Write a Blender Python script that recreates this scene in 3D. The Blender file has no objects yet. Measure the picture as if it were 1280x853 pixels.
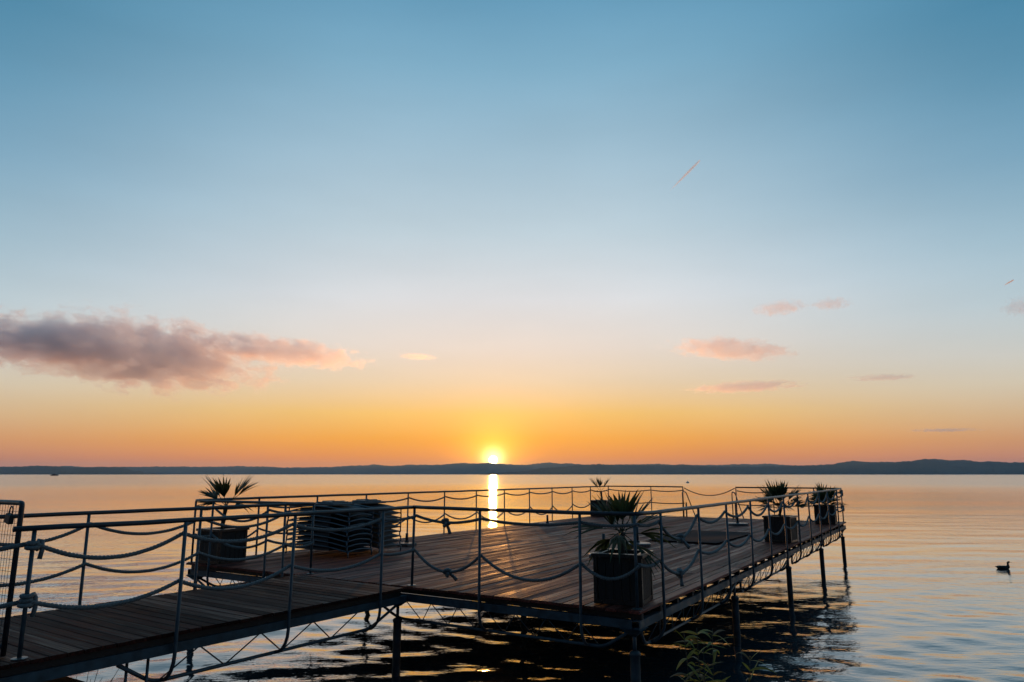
import bpy, math, random
from mathutils import Vector, Matrix

random.seed(7)
sc = bpy.context.scene
COL = sc.collection
R = math.radians

# ------------------------------------------------------------------ camera
F_PX, CX, CY, HOR, CAM_H = 875.0, 640.0, 426.5, 593.0, 2.7
PITCH = math.atan((HOR - CY) / F_PX)
cam = bpy.data.cameras.new('camera')
cam_o = bpy.data.objects.new('camera', cam)
COL.objects.link(cam_o)
cam.sensor_width = 36.0
cam.lens = 36.0 * F_PX / 1280.0
cam.clip_start = 0.1
cam.clip_end = 60000.0
cam_o.location = (0, 0, CAM_H)
cam_o.rotation_euler = (math.pi / 2 + PITCH, 0, 0)
sc.camera = cam_o

# ------------------------------------------------------------------ sky
SUN_EL, SUN_AZ = 1.12, -1.52           # degrees; azimuth from +Y, positive to the right
SUN_DIR = Vector((math.sin(R(SUN_AZ)) * math.cos(R(SUN_EL)),
                  math.cos(R(SUN_AZ)) * math.cos(R(SUN_EL)), math.sin(R(SUN_EL))))
SKY_GAIN = 1.07


def lin(c):
    return tuple(((x / 255.0) / 12.92 if x / 255.0 <= 0.04045 else ((x / 255.0 + 0.055) / 1.055) ** 2.4) for x in c)


world = bpy.data.worlds.new('World')
sc.world = world
world.use_nodes = True
wn = world.node_tree
wn.nodes.clear()


def WN(kind, **kw):
    n = wn.nodes.new(kind)
    for k, v in kw.items():
        setattr(n, k, v)
    return n


def wmath(op, a, b=None, c=None, clamp=False):
    n = WN('ShaderNodeMath', operation=op, use_clamp=clamp)
    for i, x in enumerate((a, b, c)):
        if x is None:
            continue
        if isinstance(x, (int, float)):
            n.inputs[i].default_value = x
        else:
            wn.links.new(x, n.inputs[i])
    return n.outputs[0]


tc = WN('ShaderNodeTexCoord')
nrm = WN('ShaderNodeVectorMath', operation='NORMALIZE')
wn.links.new(tc.outputs['Generated'], nrm.inputs[0])
sep = WN('ShaderNodeSeparateXYZ')
wn.links.new(nrm.outputs[0], sep.inputs[0])
dx, dy, dz = sep.outputs
elev = wmath('ARCSINE', dz)                                 # radians above the horizon
el01 = wmath('DIVIDE', wmath('MAXIMUM', elev, 0.0), R(90.0))
horiz = wmath('SQRT', wmath('ADD', wmath('MULTIPLY', dx, dx), wmath('MULTIPLY', dy, dy)))
sxy = Vector((SUN_DIR.x, SUN_DIR.y)).normalized()
cosaz = wmath('DIVIDE', wmath('ADD', wmath('MULTIPLY', dx, sxy.x), wmath('MULTIPLY', dy, sxy.y)),
              wmath('MAXIMUM', horiz, 1e-4))
az = wmath('ARCCOSINE', wmath('MINIMUM', wmath('MAXIMUM', cosaz, -1.0), 1.0))


def sky_ramp(stops):
    n = WN('ShaderNodeValToRGB')
    n.color_ramp.interpolation = 'EASE' if False else 'LINEAR'
    els = n.color_ramp.elements
    stops = sorted(stops)
    for i, (e, c) in enumerate(stops):
        p = math.sqrt(e / 90.0)
        if i == 0:
            s = els[0]
            s.position = p
        elif i == 1:
            s = els[1]
            s.position = p
        else:
            s = els.new(p)
        s.color = (*lin(c), 1)
    wn.links.new(wmath('SQRT', el01), n.inputs[0])
    return n.outputs[0]


TOP = (52, 102, 138)
front = sky_ramp([(0.0, (240, 122, 26)), (1.2, (247, 138, 22)), (2.8, (249, 166, 44)), (4.8, (244, 193, 104)),
                  (7.45, (231, 207, 174)), (10.1, (229, 217, 205)), (14.1, (217, 220, 223)), (19.5, (188, 207, 217)),
                  (25.9, (158, 189, 207)), (32.0, (126, 171, 196)), (37.3, (99, 153, 184)), (55.0, (74, 132, 168)),
                  (90.0, TOP)])
side = sky_ramp([(0.0, (212, 130, 100)), (1.0, (216, 138, 100)), (2.3, (217, 157, 106)), (3.9, (215, 182, 142)),
                 (6.0, (210, 199, 178)), (8.2, (199, 201, 196)), (11.4, (180, 199, 207)), (15.7, (154, 185, 201)),
                 (21.0, (117, 160, 185)), (26.0, (91, 144, 173)), (30.5, (71, 130, 161)), (50.0, (68, 127, 162)),
                 (90.0, TOP)])
back = sky_ramp([(0.0, (38, 42, 56)), (4.0, (46, 48, 62)), (9.0, (50, 56, 74)), (16.0, (44, 62, 84)),
                 (30.0, (40, 70, 98)), (55.0, (44, 86, 118)), (90.0, TOP)])


def wmix(fac, a, b, mode='MIX'):
    n = WN('ShaderNodeMix', data_type='RGBA', blend_type=mode)
    n.clamp_factor = True
    for sock, x in ((n.inputs[0], fac), (n.inputs[6], a), (n.inputs[7], b)):
        if isinstance(x, (int, float)):
            sock.default_value = x
        elif isinstance(x, tuple):
            sock.default_value = (*x, 1)
        else:
            wn.links.new(x, sock)
    return n.outputs[2]


def wrange(x, a, b, lo=0.0, hi=1.0, kind='SMOOTHSTEP'):
    n = WN('ShaderNodeMapRange', interpolation_type=kind)
    wn.links.new(x, n.inputs[0])
    for i, v in enumerate((a, b, lo, hi)):
        n.inputs[i + 1].default_value = v
    return n.outputs[0]


t_side = wrange(az, R(7.0), R(45.0), kind='SMOOTHSTEP')
t_back = wrange(az, R(45.0), R(150.0))
grad = wmix(t_back, wmix(t_side, front, side), back)

# physical sky behind the measured gradient: keeps the natural falloff round the horizon
nish = WN('ShaderNodeTexSky', sky_type='NISHITA')
nish.sun_disc = False
nish.sun_elevation = R(SUN_EL)
nish.sun_rotation = R(SUN_AZ)
nish.air_density = 1.0
nish.dust_density = 1.5
nish.ozone_density = 3.0
nish_s = wmix(1.0, nish.outputs[0], (0.11, 0.11, 0.11), 'MULTIPLY')
sky_c = wmix(0.03, grad, nish_s)

# thin uneven veils in the air
vm = WN('ShaderNodeMapping')
vm.inputs['Scale'].default_value = (2.2, 2.2, 9.0)
vm.inputs['Rotation'].default_value = (R(3), R(5), 0)
wn.links.new(nrm.outputs[0], vm.inputs[0])
vn = WN('ShaderNodeTexNoise')
vn.inputs['Scale'].default_value = 1.3
vn.inputs['Detail'].default_value = 5.0
wn.links.new(vm.outputs[0], vn.inputs['Vector'])
sky_c = wmix(1.0, sky_c, wrange(vn.outputs[0], 0.25, 0.75, 0.955, 1.045, 'LINEAR'), 'MULTIPLY')

# light scattered round the sun: aureole and the disc itself
sun_dot = WN('ShaderNodeVectorMath', operation='DOT_PRODUCT')
wn.links.new(nrm.outputs[0], sun_dot.inputs[0])
sun_dot.inputs[1].default_value = SUN_DIR
ang = wmath('MULTIPLY', wmath('ARCCOSINE', wmath('MINIMUM', sun_dot.outputs['Value'], 1.0)), 180 / math.pi)


def lobe(width, col, power=1.0):
    e = wmath('EXPONENT', wmath('MULTIPLY', wmath('POWER', wmath('DIVIDE', ang, width), power), -1.0))
    return wmix(1.0, e, col, 'MULTIPLY')


glow = wmix(1.0, lobe(6.0, (0.42, 0.155, -0.17)), lobe(1.9, (1.2, 0.66, 0.06), 1.5), 'ADD')
glow = wmix(1.0, glow, lobe(0.75, (2.2, 1.9, 1.0), 2.0), 'ADD')
disc = wmix(1.0, wrange(ang, 0.36, 0.30, kind='LINEAR'), (30.0, 24.0, 13.0), 'MULTIPLY')
sky_c = wmix(1.0, wmix(1.0, sky_c, glow, 'ADD'), disc, 'ADD')
sky_c = wmix(1.0, sky_c, (0.0, 0.0, 0.0), 'LIGHTEN')
bg = WN('ShaderNodeBackground')
bg.inputs[1].default_value = SKY_GAIN
wn.links.new(sky_c, bg.inputs[0])
wout = WN('ShaderNodeOutputWorld')
wn.links.new(bg.outputs[0], wout.inputs[0])

# ------------------------------------------------------------------ sun
sun_d = bpy.data.lights.new('sun', 'SUN')
sun_d.energy = 1.1
sun_d.angle = R(0.5)
sun_d.color = (1.0, 0.40, 0.085)
sun_o = bpy.data.objects.new('sun', sun_d)
COL.objects.link(sun_o)
sun_o.rotation_euler = (-SUN_DIR).to_track_quat('-Z', 'Y').to_euler()
sun_o.location = SUN_DIR * 50 + Vector((0, 0, 20))

sc.view_settings.view_transform = 'Standard'
sc.view_settings.look = 'None'
sc.view_settings.exposure = 0.0
sc.view_settings.gamma = 1.0
try:
    sc.cycles.volume_bounces = 3
    sc.cycles.max_bounces = 8
except Exception:
    pass

# ------------------------------------------------------------------ platform frame (u along the long edge, v across)
DECK = 1.2
NX, NY, TH = 1.422, 8.2, R(58.1)
CU, SU = math.cos(TH), math.sin(TH)
LEN, WID = 17.6, 8.3


def G(u, v, z=0.0):
    return Vector((NX + u * CU - v * SU, NY + u * SU + v * CU, z))


def ray(x, y):
    a, b = (x - CX) / F_PX, -(y - CY) / F_PX
    return Vector((a, math.cos(PITCH) - b * math.sin(PITCH), math.sin(PITCH) + b * math.cos(PITCH)))


def on_plane(x, y, z=0.0):
    r = ray(x, y)
    return Vector((0, 0, CAM_H)) + r * ((z - CAM_H) / r.z)


def at_range(x, y, d):
    r = ray(x, y)
    return Vector((0, 0, CAM_H)) + r * (d / math.hypot(r.x, r.y))


# ------------------------------------------------------------------ materials
def new_mat(name):
    m = bpy.data.materials.new(name)
    m.use_nodes = True
    return m, m.node_tree, m.node_tree.nodes['Principled BSDF']


def noise_mat(name, c1, c2, scale=8.0, rough=(0.5, 0.7), stretch=(1, 1, 1), bump=0.0, bump_scale=None, detail=5.0,
              metallic=0.0, spec=0.5, coords='Object', rnd=0.0):
    m, nt, p = new_mat(name)
    tcn = nt.nodes.new('ShaderNodeTexCoord')
    mp = nt.nodes.new('ShaderNodeMapping')
    mp.inputs['Scale'].default_value = stretch
    nt.links.new(tcn.outputs[coords], mp.inputs[0])
    vec = mp.outputs[0]
    if rnd:
        oi = nt.nodes.new('ShaderNodeObjectInfo')
        mu = nt.nodes.new('ShaderNodeMath')
        mu.operation = 'MULTIPLY'
        mu.inputs[1].default_value = 37.0
        nt.links.new(oi.outputs['Random'], mu.inputs[0])
        ad = nt.nodes.new('ShaderNodeVectorMath')
        ad.operation = 'ADD'
        nt.links.new(vec, ad.inputs[0])
        nt.links.new(mu.outputs[0], ad.inputs[1])
        vec = ad.outputs[0]
    no = nt.nodes.new('ShaderNodeTexNoise')
    no.inputs['Scale'].default_value = scale
    no.inputs['Detail'].default_value = detail
    nt.links.new(vec, no.inputs['Vector'])
    cr = nt.nodes.new('ShaderNodeValToRGB')
    cr.color_ramp.elements[0].position = 0.3
    cr.color_ramp.elements[1].position = 0.7
    cr.color_ramp.elements[0].color = (*c1, 1)
    cr.color_ramp.elements[1].color = (*c2, 1)
    nt.links.new(no.outputs[0], cr.inputs[0])
    col = cr.outputs[0]
    if rnd:
        mr = nt.nodes.new('ShaderNodeMapRange')
        mr.inputs[3].default_value = 1.0 - rnd
        mr.inputs[4].default_value = 1.0 + rnd
        nt.links.new(oi.outputs['Random'], mr.inputs[0])
        mx = nt.nodes.new('ShaderNodeMix')
        mx.data_type = 'RGBA'
        mx.blend_type = 'MULTIPLY'
        mx.inputs[0].default_value = 1.0
        nt.links.new(col, mx.inputs[6])
        nt.links.new(mr.outputs[0], mx.inputs[7])
        col = mx.outputs[2]
    nt.links.new(col, p.inputs['Base Color'])
    rr = nt.nodes.new('ShaderNodeMapRange')
    rr.inputs[1].default_value = 0.3
    rr.inputs[2].default_value = 0.7
    rr.inputs[3].default_value = rough[0]
    rr.inputs[4].default_value = rough[1]
    nt.links.new(no.outputs[0], rr.inputs[0])
    ro = rr.outputs[0]
    if rnd:
        wn_ = nt.nodes.new('ShaderNodeTexWhiteNoise')
        wn_.noise_dimensions = '1D'
        nt.links.new(mu.outputs[0], wn_.inputs['W'])
        sb = nt.nodes.new('ShaderNodeMath')
        sb.operation = 'MULTIPLY_ADD'
        sb.inputs[1].default_value = 0.26
        nt.links.new(wn_.outputs['Value'], sb.inputs[0])
        s2 = nt.nodes.new('ShaderNodeMath')
        s2.operation = 'SUBTRACT'
        s2.inputs[1].default_value = 0.13
        nt.links.new(ro, s2.inputs[0])
        nt.links.new(s2.outputs[0], sb.inputs[2])
        ro = sb.outputs[0]
    nt.links.new(ro, p.inputs['Roughness'])
    p.inputs['Metallic'].default_value = metallic
    p.inputs['Specular IOR Level'].default_value = spec
    if bump:
        n2 = nt.nodes.new('ShaderNodeTexNoise')
        n2.inputs['Scale'].default_value = bump_scale or scale * 3
        n2.inputs['Detail'].default_value = 4
        nt.links.new(vec, n2.inputs['Vector'])
        b = nt.nodes.new('ShaderNodeBump')
        b.inputs['Strength'].default_value = 1.0
        b.inputs['Distance'].default_value = bump
        nt.links.new(n2.outputs[0], b.inputs['Height'])
        nt.links.new(b.outputs[0], p.inputs['Normal'])
    return m


M = {}
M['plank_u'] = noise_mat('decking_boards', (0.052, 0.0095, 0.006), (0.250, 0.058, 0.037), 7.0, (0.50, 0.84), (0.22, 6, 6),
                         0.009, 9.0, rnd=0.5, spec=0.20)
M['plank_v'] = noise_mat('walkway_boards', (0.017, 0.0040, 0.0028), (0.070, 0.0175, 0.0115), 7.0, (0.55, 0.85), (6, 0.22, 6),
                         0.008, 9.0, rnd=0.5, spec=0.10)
M['joist'] = noise_mat('joist_timber', (0.015, 0.010, 0.008), (0.03, 0.022, 0.018), 5.0)
M['steel'] = noise_mat('galvanised_steel', (0.055, 0.075, 0.088), (0.10, 0.13, 0.15), 14.0, (0.42, 0.6), bump=0.0008,
                       metallic=0.35)
M['steel_worn'] = noise_mat('weathered_steel', (0.026, 0.044, 0.056), (0.066, 0.105, 0.13), 9.0, (0.45, 0.7), bump=0.001,
                            metallic=0.3)
M['rail'] = noise_mat('painted_handrail', (0.028, 0.026, 0.03), (0.05, 0.048, 0.054), 12.0, (0.35, 0.5), bump=0.0008)
M['rope'] = noise_mat('hemp_rope', (0.13, 0.125, 0.12), (0.23, 0.225, 0.215), 60.0, (0.8, 0.95), bump=0.002,
                      bump_scale=180.0)
M['pile'] = noise_mat('pile_steel', (0.03, 0.038, 0.042), (0.07, 0.085, 0.095), 6.0, (0.5, 0.7), bump=0.003)
M['wicker'] = noise_mat('planter_panels', (0.010, 0.0065, 0.005), (0.028, 0.018, 0.014), 30.0, (0.55, 0.75), (1, 1, 3),
                        bump=0.004, bump_scale=70.0)
M['rim'] = noise_mat('planter_rim', (0.016, 0.011, 0.009), (0.04, 0.028, 0.022), 12.0, (0.25, 0.4), (1, 4, 1), bump=0.001)
M['soil'] = noise_mat('soil', (0.012, 0.009, 0.006), (0.04, 0.03, 0.02), 25.0, (0.9, 1.0), bump=0.01)
M['trunk'] = noise_mat('palm_trunk', (0.03, 0.02, 0.012), (0.08, 0.055, 0.035), 30.0, (0.8, 0.95), (1, 1, 2), bump=0.008)
M['frame'] = noise_mat('lounger_tube', (0.06, 0.08, 0.10), (0.10, 0.13, 0.155), 12.0, (0.3, 0.45), metallic=0.2)
M['sling'] = noise_mat('sling_fabric', (0.03, 0.034, 0.04), (0.055, 0.06, 0.068), 60.0, (0.7, 0.85), bump=0.001)
M['board'] = noise_mat('folded_boards', (0.03, 0.035, 0.042), (0.06, 0.068, 0.08), 20.0, (0.4, 0.6))
M['mat'] = noise_mat('rubber_mat', (0.012, 0.012, 0.015), (0.022, 0.022, 0.027), 18.0, (0.85, 0.95), bump=0.001, spec=0.08)
M['cement'] = noise_mat('cement_base', (0.05, 0.05, 0.052), (0.10, 0.10, 0.10), 16.0, (0.25, 0.4), bump=0.002)
M['darkmetal'] = noise_mat('dark_metal', (0.03, 0.03, 0.032), (0.06, 0.06, 0.065), 16.0, (0.4, 0.6), metallic=0.4)
M['concrete'] = noise_mat('quay_concrete', (0.10, 0.095, 0.085), (0.22, 0.21, 0.19), 3.0, (0.8, 0.95), bump=0.01)
M['grass'] = noise_mat('bank_earth', (0.02, 0.025, 0.012), (0.06, 0.06, 0.03), 3.0, (0.9, 1.0), bump=0.03)
M['feather'] = noise_mat('duck_feathers', (0.03, 0.022, 0.016), (0.08, 0.06, 0.045), 30.0, (0.7, 0.9))
M['beak'] = noise_mat('duck_beak', (0.10, 0.08, 0.03), (0.14, 0.11, 0.04), 30.0)
M['hull'] = noise_mat('boat_hull', (0.02, 0.022, 0.026), (0.05, 0.05, 0.055), 1.0)
M['white'] = noise_mat('white_paint', (0.6, 0.6, 0.6), (0.75, 0.75, 0.75), 2.0)
M['hill_near'] = noise_mat('wooded_hill', (0.030, 0.040, 0.030), (0.070, 0.075, 0.055), 0.004, (0.95, 1.0), spec=0.0)


def leaf_mat(name, c1, c2, trans=0.35, scale=5.0):
    m, nt, p = new_mat(name)
    oi = nt.nodes.new('ShaderNodeObjectInfo')
    tcn = nt.nodes.new('ShaderNodeTexCoord')
    no = nt.nodes.new('ShaderNodeTexNoise')
    no.inputs['Scale'].default_value = scale
    no.inputs['Detail'].default_value = 3
    nt.links.new(tcn.outputs['Object'], no.inputs['Vector'])
    cr = nt.nodes.new('ShaderNodeValToRGB')
    cr.color_ramp.elements[0].position = 0.35
    cr.color_ramp.elements[1].position = 0.65
    cr.color_ramp.elements[0].color = (*c1, 1)
    cr.color_ramp.elements[1].color = (*c2, 1)
    nt.links.new(no.outputs[0], cr.inputs[0])
    nt.links.new(cr.outputs[0], p.inputs['Base Color'])
    p.inputs['Roughness'].default_value = 0.5
    tr = nt.nodes.new('ShaderNodeBsdfTranslucent')
    nt.links.new(cr.outputs[0], tr.inputs[0])
    ms = nt.nodes.new('ShaderNodeMixShader')
    ms.inputs[0].default_value = trans
    nt.links.new(p.outputs[0], ms.inputs[1])
    nt.links.new(tr.outputs[0], ms.inputs[2])
    nt.links.new(ms.outputs[0], nt.nodes['Material Output'].inputs[0])
    return m


M['palm'] = leaf_mat('palm_leaf', (0.030, 0.042, 0.016), (0.070, 0.085, 0.030))
M['bamboo'] = leaf_mat('bamboo_leaf', (0.20, 0.19, 0.028), (0.38, 0.28, 0.045), 0.45, 9.0)
M['bamboo_dry'] = leaf_mat('dry_bamboo_leaf', (0.16, 0.09, 0.025), (0.26, 0.15, 0.04), 0.4, 6.0)
M['reed'] = leaf_mat('reed', (0.03, 0.03, 0.015), (0.06, 0.05, 0.025), 0.2)


# ------------------------------------------------------------------ mesh helpers
class MB:
    def __init__(self):
        self.v, self.f = [], []

    def add(self, vs, fs):
        n = len(self.v)
        self.v += [tuple(x) for x in vs]
        self.f += [tuple(i + n for i in q) for q in fs]
        return self

    def box(self, lo, hi, bev=0.0, mat=None):
        (x0, y0, z0), (x1, y1, z1) = lo, hi
        if bev <= 0:
            vs = [(x0, y0, z0), (x1, y0, z0), (x1, y1, z0), (x0, y1, z0), (x0, y0, z1), (x1, y0, z1), (x1, y1, z1), (x0, y1, z1)]
            fs = [(0, 3, 2, 1), (4, 5, 6, 7), (0, 1, 5, 4), (1, 2, 6, 5), (2, 3, 7, 6), (3, 0, 4, 7)]
        else:
            b = bev
            vs = [(x0, y0, z0), (x1, y0, z0), (x1, y1, z0), (x0, y1, z0),
                  (x0, y0, z1 - b), (x1, y0, z1 - b), (x1, y1, z1 - b), (x0, y1, z1 - b),
                  (x0 + b, y0 + b, z1), (x1 - b, y0 + b, z1), (x1 - b, y1 - b, z1), (x0 + b, y1 - b, z1)]
            fs = [(0, 3, 2, 1), (8, 9, 10, 11)]
            for i in range(4):
                j = (i + 1) % 4
                fs += [(i, j, 4 + j, 4 + i), (4 + i, 4 + j, 8 + j, 8 + i)]
        if mat is not None:
            vs = [tuple(mat @ Vector(p)) for p in vs]
        return self.add(vs, fs)

    def tube(self, pts, r, n=8, caps=True):
        pts = [Vector(p) for p in pts]
        rs = r if isinstance(r, (list, tuple)) else [r] * len(pts)
        vs, fs = [], []
        up = None
        for i, p in enumerate(pts):
            a = pts[max(i - 1, 0)]
            b = pts[min(i + 1, len(pts) - 1)]
            t = (b - a).normalized()
            if up is None:
                up = Vector((0, 0, 1)) if abs(t.z) < 0.9 else Vector((1, 0, 0))
            s = t.cross(up)
            if s.length < 1e-5:
                s = t.orthogonal()
            s.normalize()
            up = s.cross(t).normalized()
            for k in range(n):
                q = 2 * math.pi * k / n
                vs.append(p + (s * math.cos(q) + up * math.sin(q)) * rs[i])
        for i in range(len(pts) - 1):
            for k in range(n):
                k2 = (k + 1) % n
                fs.append((i * n + k, (i + 1) * n + k, (i + 1) * n + k2, i * n + k2))
        if caps:
            fs.append(tuple(range(n)))
            fs.append(tuple((len(pts) - 1) * n + k for k in range(n - 1, -1, -1)))
        return self.add(vs, fs)

    def lathe(self, prof, n=16, c=(0, 0, 0)):
        vs, fs = [], []
        for r, z in prof:
            for k in range(n):
                q = 2 * math.pi * k / n
                vs.append((c[0] + r * math.cos(q), c[1] + r * math.sin(q), c[2] + z))
        for i in range(len(prof) - 1):
            for k in range(n):
                k2 = (k + 1) % n
                fs.append((i * n + k, i * n + k2, (i + 1) * n + k2, (i + 1) * n + k))
        fs.append(tuple(range(n - 1, -1, -1)))
        fs.append(tuple((len(prof) - 1) * n + k for k in range(n)))
        return self.add(vs, fs)

    def mesh(self, name, mat, smooth=False):
        me = bpy.data.meshes.new(name)
        me.from_pydata(self.v, [], self.f)
        if mat is not None:
            me.materials.append(mat)
        if smooth:
            me.polygons.foreach_set('use_smooth', [True] * len(me.polygons))
        me.update()
        return me

    def build(self, name, mat, parent=None, loc=(0, 0, 0), smooth=False):
        return link(name, self.mesh(name, mat, smooth), parent, loc)


def link(name, me, parent=None, loc=(0, 0, 0), rot=(0, 0, 0)):
    o = bpy.data.objects.new(name, me)
    COL.objects.link(o)
    o.parent = parent
    o.location = loc
    o.rotation_euler = rot
    return o


def tag(o, label, cat, group=None):
    o['label'] = label
    o['category'] = cat
    if group:
        o['group'] = group
    return o


def thing(name, loc, rz, label, cat, group=None):
    o = link(name, None, None, loc, (0, 0, rz))
    return tag(o, label, cat, group)


def deck_thing(name, u, v, z, label, cat, group=None, rot=0.0):
    return thing(name, G(u, v, z), TH + rot, label, cat, group)


# ------------------------------------------------------------------ water
def make_water():
    waves = []
    rng = random.Random(3)
    for lam, amp in ((6.5, 0.007), (4.6, 0.006), (3.4, 0.005), (2.6, 0.0042), (2.1, 0.004), (1.6, 0.004), (1.25, 0.0042),
                     (1.0, 0.0066), (0.78, 0.0062), (0.6, 0.0054), (0.45, 0.0042)):
        for _ in range(2):
            a = R(82) + rng.uniform(-1.0, 1.0) * (1.15 if lam < 1.1 else 0.6)
            k = 2 * math.pi / (lam * rng.uniform(0.9, 1.1))
            waves.append((k * math.cos(a), k * math.sin(a), amp * rng.uniform(0.5, 0.75), rng.uniform(0, 6.3), lam))
    radii = [0.0]
    r = 2.0
    while r < 60:
        radii.append(r)
        r += max(0.085, r * 0.0085)
    while r < 15000:
        radii.append(r)
        r *= 1.09
    radii.append(15000.0)
    NA = 900
    vs, fs = [(0.0, 0.0, 0.0)], []
    # finer where the lake lies, coarse towards the shore behind
    angs = []
    for k in range(NA):
        t = k / NA
        angs.append(R(90) + (2 * t - 1) * math.pi * (0.32 + 0.68 * abs(2 * t - 1) ** 2.2))
    cs = [(math.cos(a), math.sin(a)) for a in angs]
    for i, rr in enumerate(radii[1:]):
        cell = max(0.085, rr * 0.0085)
        act = []
        for kx, ky, am, ph, lam in waves:
            w = min(1.0, max(0.0, (lam / cell - 3.0) / 4.0)) * max(0.0, 1 - rr / 95.0)
            if w > 0:
                act.append((kx, ky, am * w, ph))
        for c, s in cs:
            x, y = rr * c, rr * s
            z = 0.0
            if act and s > -0.5:
                for kx, ky, am, ph in act:
                    z += am * math.sin(kx * x + ky * y + ph)
            vs.append((x, y, z))
    for k in range(NA):
        fs.append((0, 1 + k, 1 + (k + 1) % NA))
    for i in range(len(radii) - 2):
        a, b = 1 + i * NA, 1 + (i + 1) * NA
        for k in range(NA):
            k2 = (k + 1) % NA
            fs.append((a + k, b + k, b + k2, a + k2))
    me = bpy.data.meshes.new('lake_water')
    me.from_pydata(vs, [], fs)
    me.polygons.foreach_set('use_smooth', [True] * len(me.polygons))
    m, nt, p = new_mat('lake_water')
    p.inputs['Base Color'].default_value = (0.022, 0.042, 0.050, 1)
    p.inputs['Roughness'].default_value = 0.03
    p.inputs['IOR'].default_value = 1.42
    p.inputs['Coat Weight'].default_value = 0.75
    p.inputs['Coat IOR'].default_value = 1.36
    tcn = nt.nodes.new('ShaderNodeTexCoord')

    def layer(scale, stretch, rot, detail=2.0):
        mp = nt.nodes.new('ShaderNodeMapping')
        mp.inputs['Scale'].default_value = stretch
        mp.inputs['Rotation'].default_value = (0, 0, rot)
        nt.links.new(tcn.outputs['Object'], mp.inputs[0])
        n = nt.nodes.new('ShaderNodeTexNoise')
        n.inputs['Scale'].default_value = scale
        n.inputs['Detail'].default_value = detail
        n.inputs['Roughness'].default_value = 0.5
        nt.links.new(mp.outputs[0], n.inputs['Vector'])
        return n.outputs[0]

    def mul(a, b):
        n = nt.nodes.new('ShaderNodeMath')
        n.operation = 'MULTIPLY'
        for i, x in enumerate((a, b)):
            if isinstance(x, float):
                n.inputs[i].default_value = x
            else:
                nt.links.new(x, n.inputs[i])
        return n.outputs[0]

    def add(a, b):
        n = nt.nodes.new('ShaderNodeMath')
        n.operation = 'ADD'
        nt.links.new(a, n.inputs[0])
        nt.links.new(b, n.inputs[1])
        return n.outputs[0]

    fine = layer(3.6, (0.5, 1.4, 1), R(-8), 3.0)
    mid = layer(0.9, (0.35, 1.3, 1), R(6), 2.0)
    patch = layer(0.05, (0.5, 1.6, 1), R(10), 2.0)
    pm = nt.nodes.new('ShaderNodeMapRange')
    pm.inputs[1].default_value = 0.35
    pm.inputs[2].default_value = 0.65
    pm.inputs[3].default_value = 0.35
    pm.inputs[4].default_value = 1.2
    nt.links.new(patch, pm.inputs[0])
    micro = layer(7.5, (0.75, 1.15, 1), R(14), 2.0)
    h = add(add(mul(mul(fine, pm.outputs[0]), 0.010), mul(mid, 0.016)), mul(mul(micro, pm.outputs[0]), 0.0058))
    b = nt.nodes.new('ShaderNodeBump')
    b.inputs['Strength'].default_value = 1.0
    b.inputs['Distance'].default_value = 1.0
    # open water is ruffled below what bumps can show; the sheltered shallows by the jetty are glassy
    ln = nt.nodes.new('ShaderNodeVectorMath')
    ln.operation = 'LENGTH'
    nt.links.new(tcn.outputs['Object'], ln.inputs[0])
    rg = nt.nodes.new('ShaderNodeMapRange')
    rg.interpolation_type = 'SMOOTHSTEP'
    for i_, x_ in enumerate((20.0, 260.0, 0.03, 0.20)):
        rg.inputs[i_ + 1].default_value = x_
    nt.links.new(ln.outputs['Value'], rg.inputs[0])
    nt.links.new(rg.outputs[0], p.inputs['Roughness'])
    nt.links.new(h, b.inputs['Height'])
    nt.links.new(b.outputs[0], p.inputs['Normal'])
    nt.links.new(b.outputs[0], p.inputs['Coat Normal'])
    nt.links.new(rg.outputs[0], p.inputs['Coat Roughness'])
    me.materials.append(m)
    o = link('lake_water', me)
    o['kind'] = 'structure'


make_water()


# ------------------------------------------------------------------ far hills
def make_hills(name, prof, dist, depth, seed, mat):
    """prof: (photo column, height in px above the waterline); a ridge with real depth and a wandering crest"""
    rng = random.Random(seed)
    cols = []
    x = prof[0][0]
    while x <= prof[-1][0]:
        for (xa, ha), (xb, hb) in zip(prof, prof[1:]):
            if xa <= x <= xb:
                t = (x - xa) / max(xb - xa, 1e-6)
                t = t * t * (3 - 2 * t)
                cols.append((x, ha + (hb - ha) * t))
                break
        x += 2.5
    ph = [rng.uniform(0, 6.3) for _ in range(6)]
    rows = [0.0, 0.10, 0.25, 0.45, 0.65, 0.85, 1.0, 1.25, 1.6]
    shape = [-0.02, 0.16, 0.42, 0.68, 0.88, 0.98, 1.0, 0.8, 0.3]
    vs, fs = [], []
    for i, (x, h) in enumerate(cols):
        a = math.atan((x - CX) / 891.0)
        cosd = math.cos(a)
        hh = h / 891.0 * (dist + depth) * 1.0
        for q, (rw, sh) in enumerate(zip(rows, shape)):
            d = (dist + depth * rw + 180 * math.sin(x * 0.013 + ph[0]) * (1 - rw)) / cosd
            wob = 1 + (0.16 * math.sin(x * 0.05 + q * 1.3 + ph[1]) + 0.10 * math.sin(x * 0.13 - q * 2.0 + ph[2])) * (1 - abs(2 * min(rw, 1) - 1))
            rough = rng.uniform(-4.5, 4.5) if 0 < q < 8 else 0
            vs.append((d * math.sin(a), d * math.cos(a), CAM_H * 0 + hh * sh * wob / cosd * 1.0 + rough + (-4 if q == 0 else 0)))
    nr = len(rows)
    for i in range(len(cols) - 1):
        for q in range(nr - 1):
            fs.append((i * nr + q, (i + 1) * nr + q, (i + 1) * nr + q + 1, i * nr + q + 1))
    me = bpy.data.meshes.new(name)
    me.from_pydata(vs, [], fs)
    me.polygons.foreach_set('use_smooth', [True] * len(me.polygons))
    me.materials.append(mat)
    o = link(name, me)
    o['kind'] = 'structure'
    return o


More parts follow.
